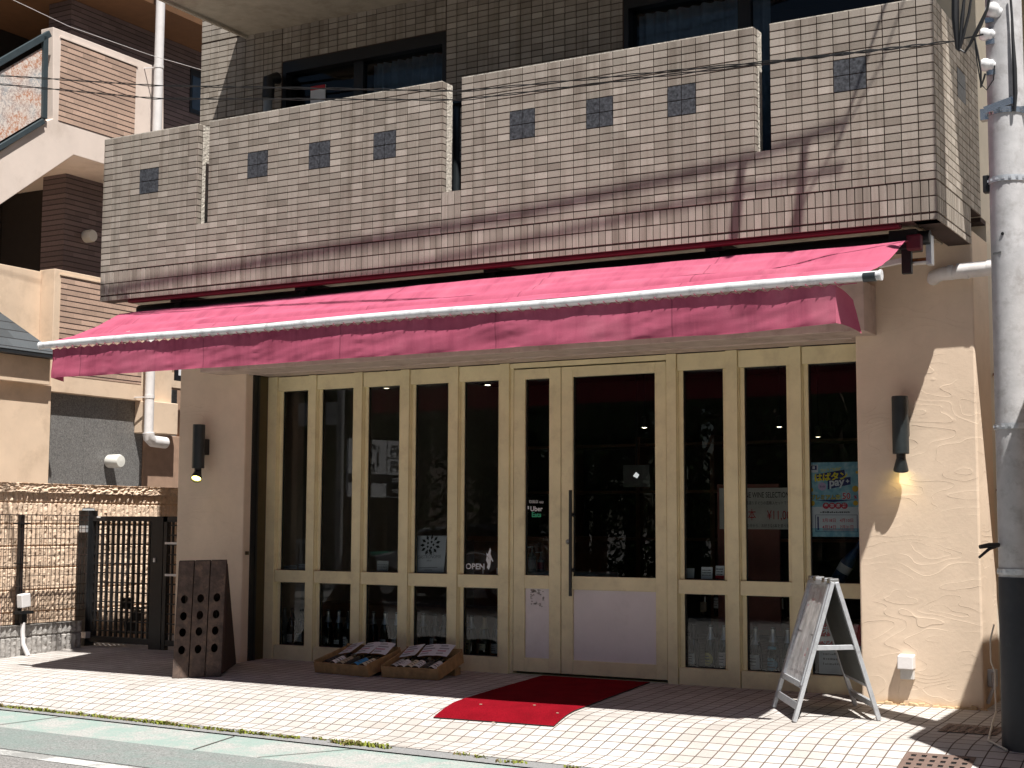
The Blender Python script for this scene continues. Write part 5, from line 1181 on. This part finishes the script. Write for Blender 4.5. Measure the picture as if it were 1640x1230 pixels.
mb = MB(); mb.box(-10.225, -10.14, q.y-.075, q.y+.075, q.z-.115, q.z-.09); mb.box(-10.21, -10.17, q.y-.03, q.y+.03, q.z-.2, q.z-.115); mb.build('strap', BLACK, jb)
mb = MB(); mb.tube([(-10.185, q.y, q.z-.19), (-10.185, q.y, .2), (-10.18, q.y+.005, .1), (-10.14, q.y+.03, .0)], .02, 10); mb.build('pipe', WHITEPVC, jb)
gt = thing('gate', 'black lattice metal gate closing the alley beside the shop', 'gate', (-9.8, 10.05, 0)); GY = 10.05
mb = MB(); mb.box(-10.44, -10.31, GY-.06, GY+.06, .0, 1.28); mb.lathe([(.09, 1.28), (.075, 1.30), (0, 1.31)], (-10.375, GY, 0), 4); mb.build('gate_post', BLACK, gt, bevel=.004)
gx = lambda u, v=930: onY(u, v, GY).x
zt, zb = onY(200,827,GY).z, onY(200,1034,GY).z+.02
mb = MB(); xl, xr = gx(139), gx(262); mb.box(xl, gx(149), GY-.025, GY+.025, zb, zt); mb.box(gx(243), xr, GY-.025, GY+.025, zb-.06, zt); mb.box(gx(149), gx(243), GY-.025, GY+.025, zt-.045, zt); mb.box(gx(149), gx(243), GY-.025, GY+.025, zb, zb+.055)
mb.box(xr+.01, -8.85, GY-.025, GY+.025, zt-.05, zt); mb.box(xr+.01, -8.85, GY-.02, GY+.02, zb, zb+.05); mb.box(xr+.01, xr+.05, GY-.025, GY+.025, zb-.06, zt); mb.build('gate_frame', BLACK, gt)
mb = MB(); x0, x1 = gx(150), gx(243)
for i in range(11): x = x0+(x1-x0)*(i+.5)/11; mb.box(x-.010, x+.010, GY-.012, GY+.012, zb+.05, zt-.04)
for i in range(12): z = zb+.055+(zt-zb-.1)*(i+.6)/12; mb.box(x0, x1, GY-.008, GY+.008, z-.006, z+.006)
for i in range(4): x = xr+.10+i*.1; mb.box(x-.008, x+.008, GY-.01, GY+.01, zb+.05, zt-.05)
for i in range(12): z = zb+.055+(zt-zb-.1)*(i+.6)/12; mb.box(xr+.05, -8.85, GY-.008, GY+.008, z-.006, z+.006)
mb.build('lattice', BLACK, gt)
for v, d in ((848, .035), (1017, .03)): mb = MB(); q = onY(133,v,GY-.07); mb.box(q.x-.03, q.x+.055, GY-.09, GY-.03, q.z-.028, q.z+d); mb.build('hinge', ALU, gt, bevel=.004)
mb = MB(); q = onY(247,897,GY-.03); mb.box(q.x-.01, q.x+.015, GY-.04, GY-.02, q.z-.02, q.z+.02); mb.build('latch', ALU, gt, bevel=.004)
mb = MB(); q = onY(158,828,GY-.03); mb.box(q.x-.02, q.x+.02, GY-.032, GY-.02, q.z-.008, q.z+.008); mb.build('name_tag', WHITEPVC, gt)
for v in (870, 921): mb = MB(); q = onY(271,v,GY-.03); mb.box(q.x-.05, q.x+.12, GY-.035, GY-.012, q.z-.01, q.z+.01); mb.build('latch_bar', ALU, gt)
mb = MB(); q = onY(256,1037,GY); mb.tube([(gx(254), GY, zb+.1), (gx(254), GY, gz(GY)+.004)], .007, 8); mb.build('drop_bolt', BLACK, gt)
pl = thing('plant_stand', 'black wire plant stand half hidden behind the gate post', 'plant stand', (-10.2, 10.45, .02))
mb = MB(); rr = random.Random(8)
for x in (-10.33, -10.0):
    for y in (10.35, 10.6): mb.tube([(x, y, .02), (x, y, .36)], .008, 6)
for z in (.12, .24, .35):
    for i in range(6): y = 10.35+.05*i; mb.tube([(-10.33, y, z), (-10.0, y, z)], .005, 4)
mb.build('rack', BLACK, pl)
mb = MB()
for (x, y, z) in ((-10.25, 10.47, .355), (-10.1, 10.45, .245), (-10.22, 10.48, .125)): mb.lathe([(0, 0), (.05, 0), (.065, .09), (.055, .09), (0, .07)], (x, y, z), 14)
mb.build('pot', simple('black_pot', (.015,.015,.016), .5), pl)
# ================================================================== utility pole
PX, PY = -1.587, 8.42
POLEM = simple('weathered_pole_paint', (.47,.46,.465), .6, var=.14, scale=9, bump=.12, bscale=90, dirt=((.24,.22,.21), .7, 10))
po = thing('utility_pole', 'grey steel utility pole with insulators at the right of the pavement', 'utility pole', (PX, PY, gz(PY)))
mb = MB(); mb.tube([(PX, PY, -.3), (PX, PY, .86)], [.118, .112], 36); mb.tube([(PX, PY, .86), (PX, PY, 10.5)], [.111, .078], 36); mb.build('shaft', POLEM, po)
q = onY(1604,375,PY-.09); mb = MB(); mb.lathe([(0, .004), (.008, .004), (.010, 0)], (PX-.02, PY-.104, q.z), 12, axis=(-.2, -1, 0)); mb.build('bolt_hole', BLACK, po)
mb = MB(); q = onY(1598,405,PY-.09); mb.obox((PX-.055, PY-.088, q.z), (.05, -.03, 0), (.002, .003, 0), (0, 0, .012)); mb.build('strap_mark', simple('grey_strap', (.18,.18,.18), .6), po)
mb = MB(); zw = onY(1610,915,PY).z; mb.tube([(PX, PY, -.25), (PX, PY, zw-.03)], [.1205, .1145], 36); mb.build('wrap', simple('dark_rubber_wrap', (.010,.013,.020), .55, var=.2, dirt=((.03,.03,.035), .6, 6)), po)
rz_ = lambda z: .111-(z-.86)*.0034
for v in (183, 291, 684, 915):
    z = onY(1610,v,PY).z; r = rz_(z)+.004; mb = MB(); mb.lathe([(r-.003, -.016), (r+.003, -.016), (r+.003, .016), (r-.003, .016)], (PX, PY, z), 36)
    for k in range(9): a = 2*math.pi*k/36*2+3.6; mb.box(PX+r*math.cos(a)-.008, PX+r*math.cos(a)+.008, PY+r*math.sin(a)-.008, PY+r*math.sin(a)+.008, z-.006, z+.006)
    if v == 183:
        mb.box(PX-.135, PX-.08, PY-.05, PY+.0, z-.03, z+.035); mb.box(PX+.08, PX+.13, PY-.05, PY+.0, z-.02, z+.02); mb.beam((PX-.1, PY-.1, z+.01), (PX+.06, PY-.1, z+.05), .012, .04)
    mb.build('band', ALU if v != 183 else CHROME, po)
mb = MB(); z0, z1 = onY(1585,345,PY).z, onY(1585,270,PY).z; mb.obox((PX-.115, PY-.02, (z0+z1)/2+.04), (.035, 0, 0), (0, .05, 0), (0, 0, .1)); mb.build('cable_cleat', BLACK, po, bevel=.006)
INS = simple('white_porcelain', (.75,.74,.74), .25, var=.03, bump=0)
for u, v, s in ((1594,18,1.15), (1582,55,1.0), (1583,104,1.0)):
    q = onY(u, v, PY-.09); mb = MB(); ax = Vector((-.55, -.5, .35)) if s > 1 else Vector((-.9, -.35, .1))
    prof = [(0, -.05), (.020, -.05), (.022, -.03), (.033, -.02), (.030, -.005), (.037, .01), (.036, .03), (.025, .045), (0, .048)]
    mb.lathe([(r*s, z*s) for r, z in prof], q, 18, axis=ax); ins = mb.build('insulator', INS, po)
    mb = MB(); mb.tube([q-ax.normalized()*.04, (PX, PY-.04, q.z-.02)], .008, 6); mb.obox((PX-.06, PY-.085, q.z-.045), (.05, 0, 0), (0, .02, 0), (0, 0, .03)); mb.build('bolt', CHROME, ins)
mb = MB(); pts = [onY(u, v, PY-.11) for u, v in ((1618,-10), (1621,30), (1622,60), (1625,110), (1626,150), (1625,178))]; mb.tube(pts, [.007, .007, .009, .013, .013, .008], 8); mb.build('riser_cable', BLACK, po)
mb = MB()
for k, (dx, z) in enumerate(((0, 1.455), (0, 1.40))):
    pass
za = onY(1572,876,PY-.1).z; a = Vector((PX-.09, PY-.08, za+.012)); e = onY(1569,876,PY-.16); e2 = onY(1568,893,PY-.16); mb.tube([a, (a+e)/2+Vector((0, 0, .004)), e], [.012, .014, .011], 8); mb.tube([a, (a+e2)/2+Vector((0, 0, .012)), e2], [.010, .009, .007], 8); mb.build('clamp_handle', BLACK, po)
# small fittings at the foot between pier and pole
ub = thing('meter_box', 'small grey meter box with a pipe in the gap beside the pole', 'meter box', (-1.98, 9.9, .2))
q = onY(1586,1085,9.7); mb = MB(); mb.box(q.x-.035, q.x+.035, 9.70, 9.76, q.z-.06, q.z+.05); mb.build('box', ALU, ub, bevel=.006)
mb = MB(); mb.tube([(q.x+.02, 9.69, q.z+.03), (q.x+.025, 9.66, q.z-.06), (q.x-.01, 9.66, q.z-.16)], .012, 8); mb.build('tap', ALU, ub)
ca = thing('grey_cable', 'thin white cable dropping to the pavement beside the pole', 'cable', (-1.9, 9.5, 0))
mb = MB(); pts = [onY(u, v, 9.6) for u, v in ((1592,1000), (1586,1025), (1587,1060), (1594,1078))]+[onY(1594,1110,9.5), onY(1595,1140,9.4)]
g1, g2 = onZ(1583,1181,.0), onZ(1612,1190,.0); pts += [(g1+pts[-1])/2, Vector((g1.x, g1.y, gz(g1.y)+.012)), Vector((g2.x, g2.y, gz(g2.y)+.012))]
mb.tube(pts, .006, 6); mb.build('sheath', simple('offwhite_cable', (.6,.57,.5), .5), ca)
# drain grates
GR = simple('rusty_brown_grate', (.17,.115,.095), .8, .2, var=.2)
for (x0, x1, y0, y1, lab) in ((-2.16, -1.79, 7.86, 8.17, 'rusty square drain grate sunlit on the kerb slope at bottom right'), (-2.12, -1.79, 8.68, 8.96, 'dark drain grate shaded between the pier and the utility pole')):
    mb = MB(); nx, ny = 6, 5; b = .028; lift = .006
    pt = lambda x, y, d=0: (x, y, gp(y)+lift-d)
    xs = [x0]; ys = [y0]
    for i in range(nx): c = x0+b+(x1-x0-b)*(i/nx); xs += [c, x0+(x1-x0-b)*((i+1)/nx)]
    for i in range(ny): c = y0+b+(y1-y0-b)*(i/ny); ys += [c, y0+(y1-y0-b)*((i+1)/ny)]
    xs.append(x1); ys.append(y1)
    for i in range(len(xs)-1):
        for j in range(len(ys)-1):
            if i % 2 and j % 2: mb.add([pt(xs[i], ys[j], .004), pt(xs[i+1], ys[j], .004), pt(xs[i+1], ys[j+1], .004), pt(xs[i], ys[j+1], .004)], [(0, 1, 2, 3)], 1); continue
            mb.add([pt(xs[i], ys[j]), pt(xs[i+1], ys[j]), pt(xs[i+1], ys[j+1]), pt(xs[i], ys[j+1])], [(0, 1, 2, 3)], 0)
    o = mb.build('drain_grate', [GR, simple('drain_hole', (.004,.003,.003), .9, bump=0)]); props(o, lab, 'drain grate', 'square drain grates in the paving')
# ================================================================== wires and cables overhead
def wire(name, label, pts, r, n=7, sag=0.0, seg=30, twist=0.0, group=None, mat=None):
    P_ = []
    for (a, b) in zip(pts, pts[1:]):
        a, b = Vector(a), Vector(b)
        for i in range(seg+(b == Vector(pts[-1]))):
            t = i/seg; p = a+(b-a)*t; p.z -= sag*4*t*(1-t); P_.append(p)
    mb = MB()
    if twist:
        for ph in (0, math.pi):
            Q = []; d = 0
            for i, p in enumerate(P_): Q.append(p+Vector((0, math.cos(i*.9+ph), math.sin(i*.9+ph)))*twist)
            mb.tube(Q, r, 5)
    else: mb.tube(P_, r, n)
    o = mb.build(name, mat or BLACK); return props(o, label, 'cable', group)
WG = 'service wires crossing in front of the balcony'
e0 = onY(1528,66,PY-.05)
wire('service_wire', 'upper thin twisted wire crossing in front of the balcony parapet', [e0, onY(1240,98,7.95), onY(740,146,8.05), onY(245,137,8.2), onY(0,121,8.3), onY(-500,80,8.6)], .0035, twist=.006, seg=26, group=WG)
wire('service_wire', 'lower thin twisted wire crossing in front of the balcony parapet', [e0, onY(1240,100,7.95), onY(740,160,8.05), onY(250,158,8.2), onY(0,135,8.3), onY(-500,100,8.6)], .0035, twist=.006, seg=26, group=WG)
mb = MB(); o3 = lambda u, v: onY(u, v, PY-.2)
mb.tube([o3(1530,-20), o3(1530,30), o3(1533,78), o3(1536,82), o3(1542,60), o3(1552,20), o3(1558,-20)], [.022, .022, .010, .008, .010, .008, .006], 8)
mb.tube([o3(1546,-20), o3(1541,30), o3(1537,76)], [.006, .012, .008], 8); mb.tube([o3(1536,78), o3(1545,84), o3(1553,72), o3(1560,58), o3(1569,42), o3(1581,15), o3(1587,-15)], [.006, .008, .008, .010, .013, .008, .007], 8)
mb.tube([o3(1561,62), o3(1566,85), o3(1571,115), o3(1571,140), o3(1576,125), o3(1578,118)], .006, 6); mb.tube([o3(1561,62), o3(1565,100), o3(1571,135), o3(1580,144), o3(1591,128), o3(1593,105)], .004, 6); mb.tube([o3(1540,62), o3(1562,58), o3(1575,55)], .005, 6)
props(mb.build('cable_loops', BLACK), 'black drip loops of cable hanging beside the pole insulators', 'cable')
wire('white_wire', 'thin pale wire slanting past the neighbour stair wall', [onX(0,-10,-12.2), onX(110,42,-12.2), onX(240,88,-12.2), onX(420,140,-12.2)], .0035, seg=12, mat=WHITEPVC)
OG = 'telephone cables strung along the street above the view'
mb = MB(); mb.beam((PX, PY+.06, 6.35), (PX, 7.82, 6.35), .014, .02); mb.build('bracket_arm', ALU, po)
wire('overhead_cable', 'thick telephone cable overhead whose soft shadow crosses the balcony', [(PX, 7.86, 6.36), (-2.3, 7.86, 6.20), (-3.9, 7.86, 6.03), (-7.8, 7.86, 5.80), (-22, 7.7, 6.4)], .014, seg=12, group=OG)
wire('overhead_cable', 'thin telephone cable overhead just below the thick one', [(PX, 7.85, 6.12), (-5, 7.86, 5.72), (-8.0, 7.86, 5.66), (-22, 7.7, 6.2)], .010, seg=16, group=OG)
for (x, z, h, r, lab) in ((-2.28, 5.95, .50, .03, 'unseen black cable closure farthest from the pole, added for its shadow band'), (-1.86, 6.0, .56, .026, 'unseen slim black cable closure nearest the pole, added for its shadow band')):
    mb = MB(); mb.tube([(x-.04, 7.86, z-h/2), (x+.02, 7.86, z+h/2)], [r, r*.8], 12); props(mb.build('shadow_closure', BLACK), lab, 'cable closure', 'closures on the overhead cables')  # unseen closures added overhead to cast the dark bands on the parapet
wire('stay_wire', 'thin stay wire overhead casting a slanting line on the parapet', [(-1.0, 7.86, 7.6), (-1.35, 7.86, 6.7), (-1.95, 7.86, 5.75)], .006, seg=8)
# ================================================================== next house on the right
rh = thing('white_house', 'white rendered house edge behind the utility pole', 'building', (-1.2, 11, 0))
mb = MB(); mb.box(-1.82, 4, 11.2, 18, -.2, 9); mb.build('wall', simple('white_render', (.72,.71,.70), .85, bump=.12), rh)
q = onY(1635,500,11.19); mb = MB(); mb.box(q.x-.004, q.x+.012, 11.17, 11.199, 2.6, 3.75); mb.build('downpipe', simple('blue_pipe', (.05,.07,.12), .5), rh)
mb = MB(); mb.box(-1.2, -1.06, 7.6, 11.0, -.3, 2.715); o = mb.build('shade_wall', NBEIGE); props(o, 'unseen rendered wall right of the pole, added to shade its foot', 'wall')  # unseen wall added to cast shade on the pole foot and pier
# ================================================================== across the street (seen only in the shop glass)
LEAFM = []
for i, c in enumerate(((.035,.075,.018), (.05,.10,.022), (.025,.055,.015))):
    m, nt, p = newmat(f'tree_leaf_{"abc"[i]}'); p.inputs['Base Color'].default_value = (*c, 1); p.inputs['Roughness'].default_value = .6; LEAFM.append(m)
BARK = simple('tree_bark', (.08,.055,.035), .9, var=.3, bump=.5)
def tree(x, y, h, r, label, n=4200, seed=0):
    rr = random.Random(seed); t = thing('street_tree', label, 'tree', (x, y, gz(y)), group='dark trees across the street')
    mb = MB(); mb.tube([(x, y, -.3), (x+.06, y, h*.3), (x, y+.05, h*.6), (x+.1, y, h*.85)], [.17, .13, .08, .03], 10)
    cl = []
    for k in range(26):
        a = rr.uniform(0, 6.28); rad = r*math.sqrt(rr.random())*.8; cz = h*rr.uniform(.10 if y > -6 else .3, .98); c = Vector((x+rad*math.cos(a), y+rad*math.sin(a), cz)); cl.append((c, r*rr.uniform(.22, .45)))
        s = Vector((x, y, h*rr.uniform(.3, .6))); mb.tube([s, (s+c)/2+Vector((0, 0, .15)), c], [.05, .035, .012], 6)
    mb.build('trunk', BARK, t)
    lb = MB()
    for _ in range(n):
        c, cr = rr.choice(cl); d = Vector((rr.gauss(0, 1), rr.gauss(0, 1), rr.gauss(0, .8))); d = d.normalized()*cr*rr.random()**.4
        p = c+d; s = rr.uniform(.05, .11); a = Vector((rr.gauss(0, 1), rr.gauss(0, 1), rr.gauss(0, 1))).normalized(); b = a.orthogonal().normalized()
        lb.add([p-a*s, p+b*s*.5, p+a*s, p-b*s*.5], [(0, 1, 2, 3)], rr.randint(0, 2))
    lb.build('crown', LEAFM, t)
# helper: a point that the shop glass mirrors to picture position (u, v)
GLY = YG+.068
def mir(u, v, Y): p = onY(u, v, 2*GLY-Y); return Vector((p.x, Y, p.z))
for i, (px, y, h, r, lab) in enumerate(((850, -3.2, 7.4, 2.2, 'dark leafy tree reflected in the narrow door'), (930, -3.6, 7.2, 2.3, 'broad dark tree reflected in the left half of the wide door'), (1015, -3.0, 7.8, 2.3, 'dark tree reflected in the right half of the wide door'), (1110, -3.4, 7.2, 2.3, 'dense dark tree reflected right of the doors'), (1220, -3.2, 7.8, 2.5, 'dark tree reflected above the wine board'), (1335, -3.4, 7.4, 2.3, 'dark tree reflected above the campaign poster'), (960, -7.5, 9.5, 3.0, 'tall back tree reflected above the wide door'), (1150, -7.5, 9.8, 3.0, 'tall back tree reflected right of the doors'), (1300, -7, 9.5, 3.0, 'tall back tree reflected in the rightmost panes'), (775, -8.5, 7.0, 2.6, 'tree reflected behind the car left of the doors'), (735, -11, 6.5, 2.6, 'tree reflected beside the white tower'), (545, -9, 8, 2.6, 'tree reflected behind the sign pole'), (465, -7, 6.5, 2.2, 'leafy tree reflected in the first pane'), (610, -12, 8.5, 3.0, 'tree reflected above the parking sign'))):
    tree(mir(px, 800, y).x, y, h, r, lab, seed=20+i)
hx0, hx1 = mir(905, 900, -1.6).x, mir(1420, 900, -1.6).x
hd = thing('hedge', 'clipped dark hedge reflected in the lower part of the wide door', 'hedge', (-1.5, .9, -.25))
mb = MB(); rr = random.Random(4)
for _ in range(9000):
    p = Vector((rr.uniform(hx0, hx1), -1.6+rr.uniform(-.3, .3), rr.uniform(-.25, .62)+.08*math.sin(rr.random()*9))); s = rr.uniform(.03, .06); a = Vector((rr.gauss(0, 1), rr.gauss(0, 1), rr.gauss(0, 1))).normalized(); b = a.orthogonal().normalized()
    mb.add([p-a*s, p+b*s*.6, p+a*s, p-b*s*.6], [(0, 1, 2, 3)], rr.randint(0, 2))
mb.build('foliage', LEAFM, hd)
mb = MB(); mb.box(hx0, hx1, -1.8, -1.4, -.3, .25); mb.build('stem_mass', BARK, hd)
# parking price board
nB = Vector((.97, .25, 0)).normalized(); UU = Vector((-nB.y, nB.x, 0)); pr = mir(662, 704, -4.4); zt_, zb_ = mir(610, 704, -3.4).z, mir(610, 796, -3.4).z
def px_of(p): q = Vector((p.x, 2*GLY-p.y, p.z))-CAM; return 820+F_PX*q.dot(RGT)/q.dot(FWD)
Lb = .2
while px_of(pr+UU*Lb) > 560 and Lb < 9: Lb += .02
pk = thing('parking_sign', 'white parking price board reflected in the third pane', 'sign', (pr.x, pr.y, gz(pr.y)))
W, H = Lb, zt_-zb_; B = lambda f, g, d=0: Vector((pr.x, pr.y, zt_))+UU*(W*f)-Vector((0, 0, H*g))+nB*d
mb = MB(); mb.prism([B(0, 0), B(1, 0), B(1, 1), B(0, 1)], nB*-.06, 0)
def fl_(f0, f1, g0, g1, m): mb.add([B(f0, g1, .004), B(f1, g1, .004), B(f1, g0, .004), B(f0, g0, .004)], [(0, 1, 2, 3)], m)
fl_(.02, 1, .60, .75, 1); fl_(.02, .42, .77, .98, 1); fl_(.02, .40, .295, .31, 1); fl_(.41, .42, 0, .6, 1); fl_(.02, .4, .6, .97, 1)
st = W/H*.62
for s_, f, g, sz, m, fat, sx in (('200円', .21, .25, .22, 1, .003, .9), ('100円', .21, .53, .22, 1, .003, .9), ('入庫後24時間', .71, .17, .12, 1, .001, .9), ('1,200', .71, .45, .34, 1, .008, .85), ('最大料金', .71, .56, .09, 1, 0, 1), ('空車案内', .21, .73, .10, 0, .001, 1), ('月極駐車場', .21, .92, .09, 0, 0, .9)):
    text_into(mb, s_, B(f, g, .008), UU, V, H*sz, m, fat=fat, stretch=sx*st)
mb.build('board', [simple('board_white', (.80,.80,.82), .6, var=.03, bump=0), INK], pk)
for f in (.12, .88):
    mb = MB(); q = B(f, 0, -.1); mb.tube([(q.x, q.y, -.3), q], .04, 10); mb.build('post', ANTHRA, pk)
# street pole with a white shop sign
Yb = -2.2; q = mir(545,700,Yb); sp = thing('sign_pole', 'pale street pole with white sign reflected in the second pane', 'sign pole', (q.x, Yb, gz(Yb)))
mb = MB(); mb.tube([(q.x, Yb, -.3), (q.x, Yb, 6.5)], .07, 14); mb.build('post', POLEM, sp)
a, b = mir(505,645,Yb), mir(539,680,Yb); mb = MB(); mb.box(b.x-1.6 if b.x < a.x else a.x-.6, b.x, Yb-.05, Yb, b.z, a.z); mb.build('board', simple('pale_sign', (.6,.6,.6), .6), sp)
# white building with a stair tower
tb = thing('tower_building', 'white building with slotted stair tower reflected in the fourth pane', 'building', (-20, -25, 0)); Yb = -24
a, b = mir(681,658,Yb), mir(702,742,Yb); x0, x1 = min(a.x, b.x), max(a.x, b.x); WHT = simple('distant_white', (.62,.62,.62), .8)
mb = MB(); mb.box(x0, x1, Yb-3, Yb, -.4, a.z); mb.box(x0-6, x1+.6, Yb-6, Yb-3.01, -.4, a.z-1.1); mb.build('wall', WHT, tb)
mb = MB()
for f in (.42, .62):
    for g0, g1 in ((.1, .3), (.38, .66), (.72, .92)): xx = x0+(x1-x0)*f; mb.box(xx-.08, xx+.08, Yb, Yb+.01, a.z+(b.z-a.z)*g1, a.z+(b.z-a.z)*g0)
mb.build('window', INK, tb)
# parked car
cz = thing('parked_car', 'pale hatchback parked across the street reflected left of the doors', 'car', (-9.3, -3.4, -.27))
CARM = simple('pearl_car_paint', (.55,.56,.58), .2, .2, bump=0); CGL = simple('car_glass', (.01,.012,.02), .05, bump=0); TYRE = simple('tyre_rubber', (.015,.015,.015), .8)
q = mir(715,833,-3.0); cx = q.x; y0, y1 = -4.6, -2.95; z_ = -.27
prof = [(-1.95,.28),(-1.97,.62),(-1.85,.80),(-1.15,.92),(-.55,1.36),(.75,1.45),(1.45,1.30),(1.85,.95),(1.95,.75),(1.95,.30)]
mb = MB(); mb.prism([(cx+x, y1, z_+z) for x, z in prof], (0, y0-y1, 0)); mb.build('body', CARM, cz, bevel=.07, seg=3)
mb = MB(); mb.prism([(cx+x, y1+.004, z_+z) for x, z in ((-1.0,.93),(-.5,1.30),(.7,1.39),(1.38,1.24),(1.6,.97))], (0, -.02, 0)); mb.build('side_window', CGL, cz)
for x in (-1.25, 1.2):
    for y, s in ((y1, 1), (y0, -1)):
        mb = MB(); mb.lathe([(0, -.10), (.30, -.10), (.32, -.07), (.32, .07), (.30, .10), (.2, .10)], (cx+x, y-s*.05, z_+.32), 22, axis=(0, s, 0)); wv = mb.build('wheel', TYRE, cz)
        mb = MB(); mb.lathe([(.2, .09), (.19, .105), (.06, .11), (0, .10)], (cx+x, y-s*.05, z_+.32), 16, axis=(0, s, 0)); mb.build('rim', CHROME, wv)
for y in (y1-.3, y0+.3): mb = MB(); mb.box(cx-1.99, cx-1.94, y-.15, y+.15, z_+.62, z_+.74); mb.build('headlight', GLASS_UP, cz)
# white railing
wr = thing('white_railing', 'white baluster railing reflected low in the narrow door and first panes', 'railing', (-10, -1.7, -.27)); mb = MB(); yb = -2.3
for s0, s1 in ((mir(430, 850, yb).x, mir(505, 850, yb).x), (mir(838, 850, yb).x, mir(872, 850, yb).x)):
    mb.box(s0, s1, yb-.05, yb+.05, .78, .86); mb.box(s0, s1, yb-.03, yb+.03, -.1, -.04); x = s0
    while x < s1: mb.box(x, x+.05, yb-.02, yb+.02, -.06, .78); x += .13
mb.build('balusters', simple('white_rail_paint', (.7,.7,.7), .6), wr)
sx0, sx1 = mir(585, 880, -3.6).x, mir(640, 880, -3.6).x; mb = MB(); mb.box(sx0, sx1, -4.6, -3.6, -.2, .62); props(mb.build('covered_skip', simple('green_tarp', (.02,.20,.13), .5), bevel=.06), 'green tarpaulin covered skip reflected in the third pane', 'skip')
# terrace of houses closing the far side
for i, (x0, x1, h, c, lab) in enumerate(((-34, -22, 7.5, (.16,.13,.11), 'brown house far left across the street'), (-13.5, -6.5, 5.0, (.035,.032,.03), 'dark low house across the street behind the car'), (-6.3, 2.5, 6.0, (.035,.032,.03), 'dark house across the street behind the trees'), (2.7, 12, 7.0, (.035,.032,.03), 'grey house across the street far right'))):
    t = thing('street_house', lab, 'house', ((x0+x1)/2, -14, 0), group='houses across the street'); mb = MB(); mb.box(x0, x1, -20, -14, -.4, h); mb.build('wall', simple(f'far_wall_{"abcd"[i]}', c, .85), t)
    mb = MB(); mb.prism([(x0-.4, -13.5, h), (x0-.4, -20.5, h), (x0-.4, -17, h+2)], (x1-x0+.8, 0, 0)); mb.build('roof', SLATE, t)
    mb = MB()
    for k in range(3): xx = x0+(x1-x0)*(k+.5)/3; mb.box(xx-.6, xx+.6, -13.995, -13.98, 1.2, 2.4)
    mb.build('window', CGL, t)
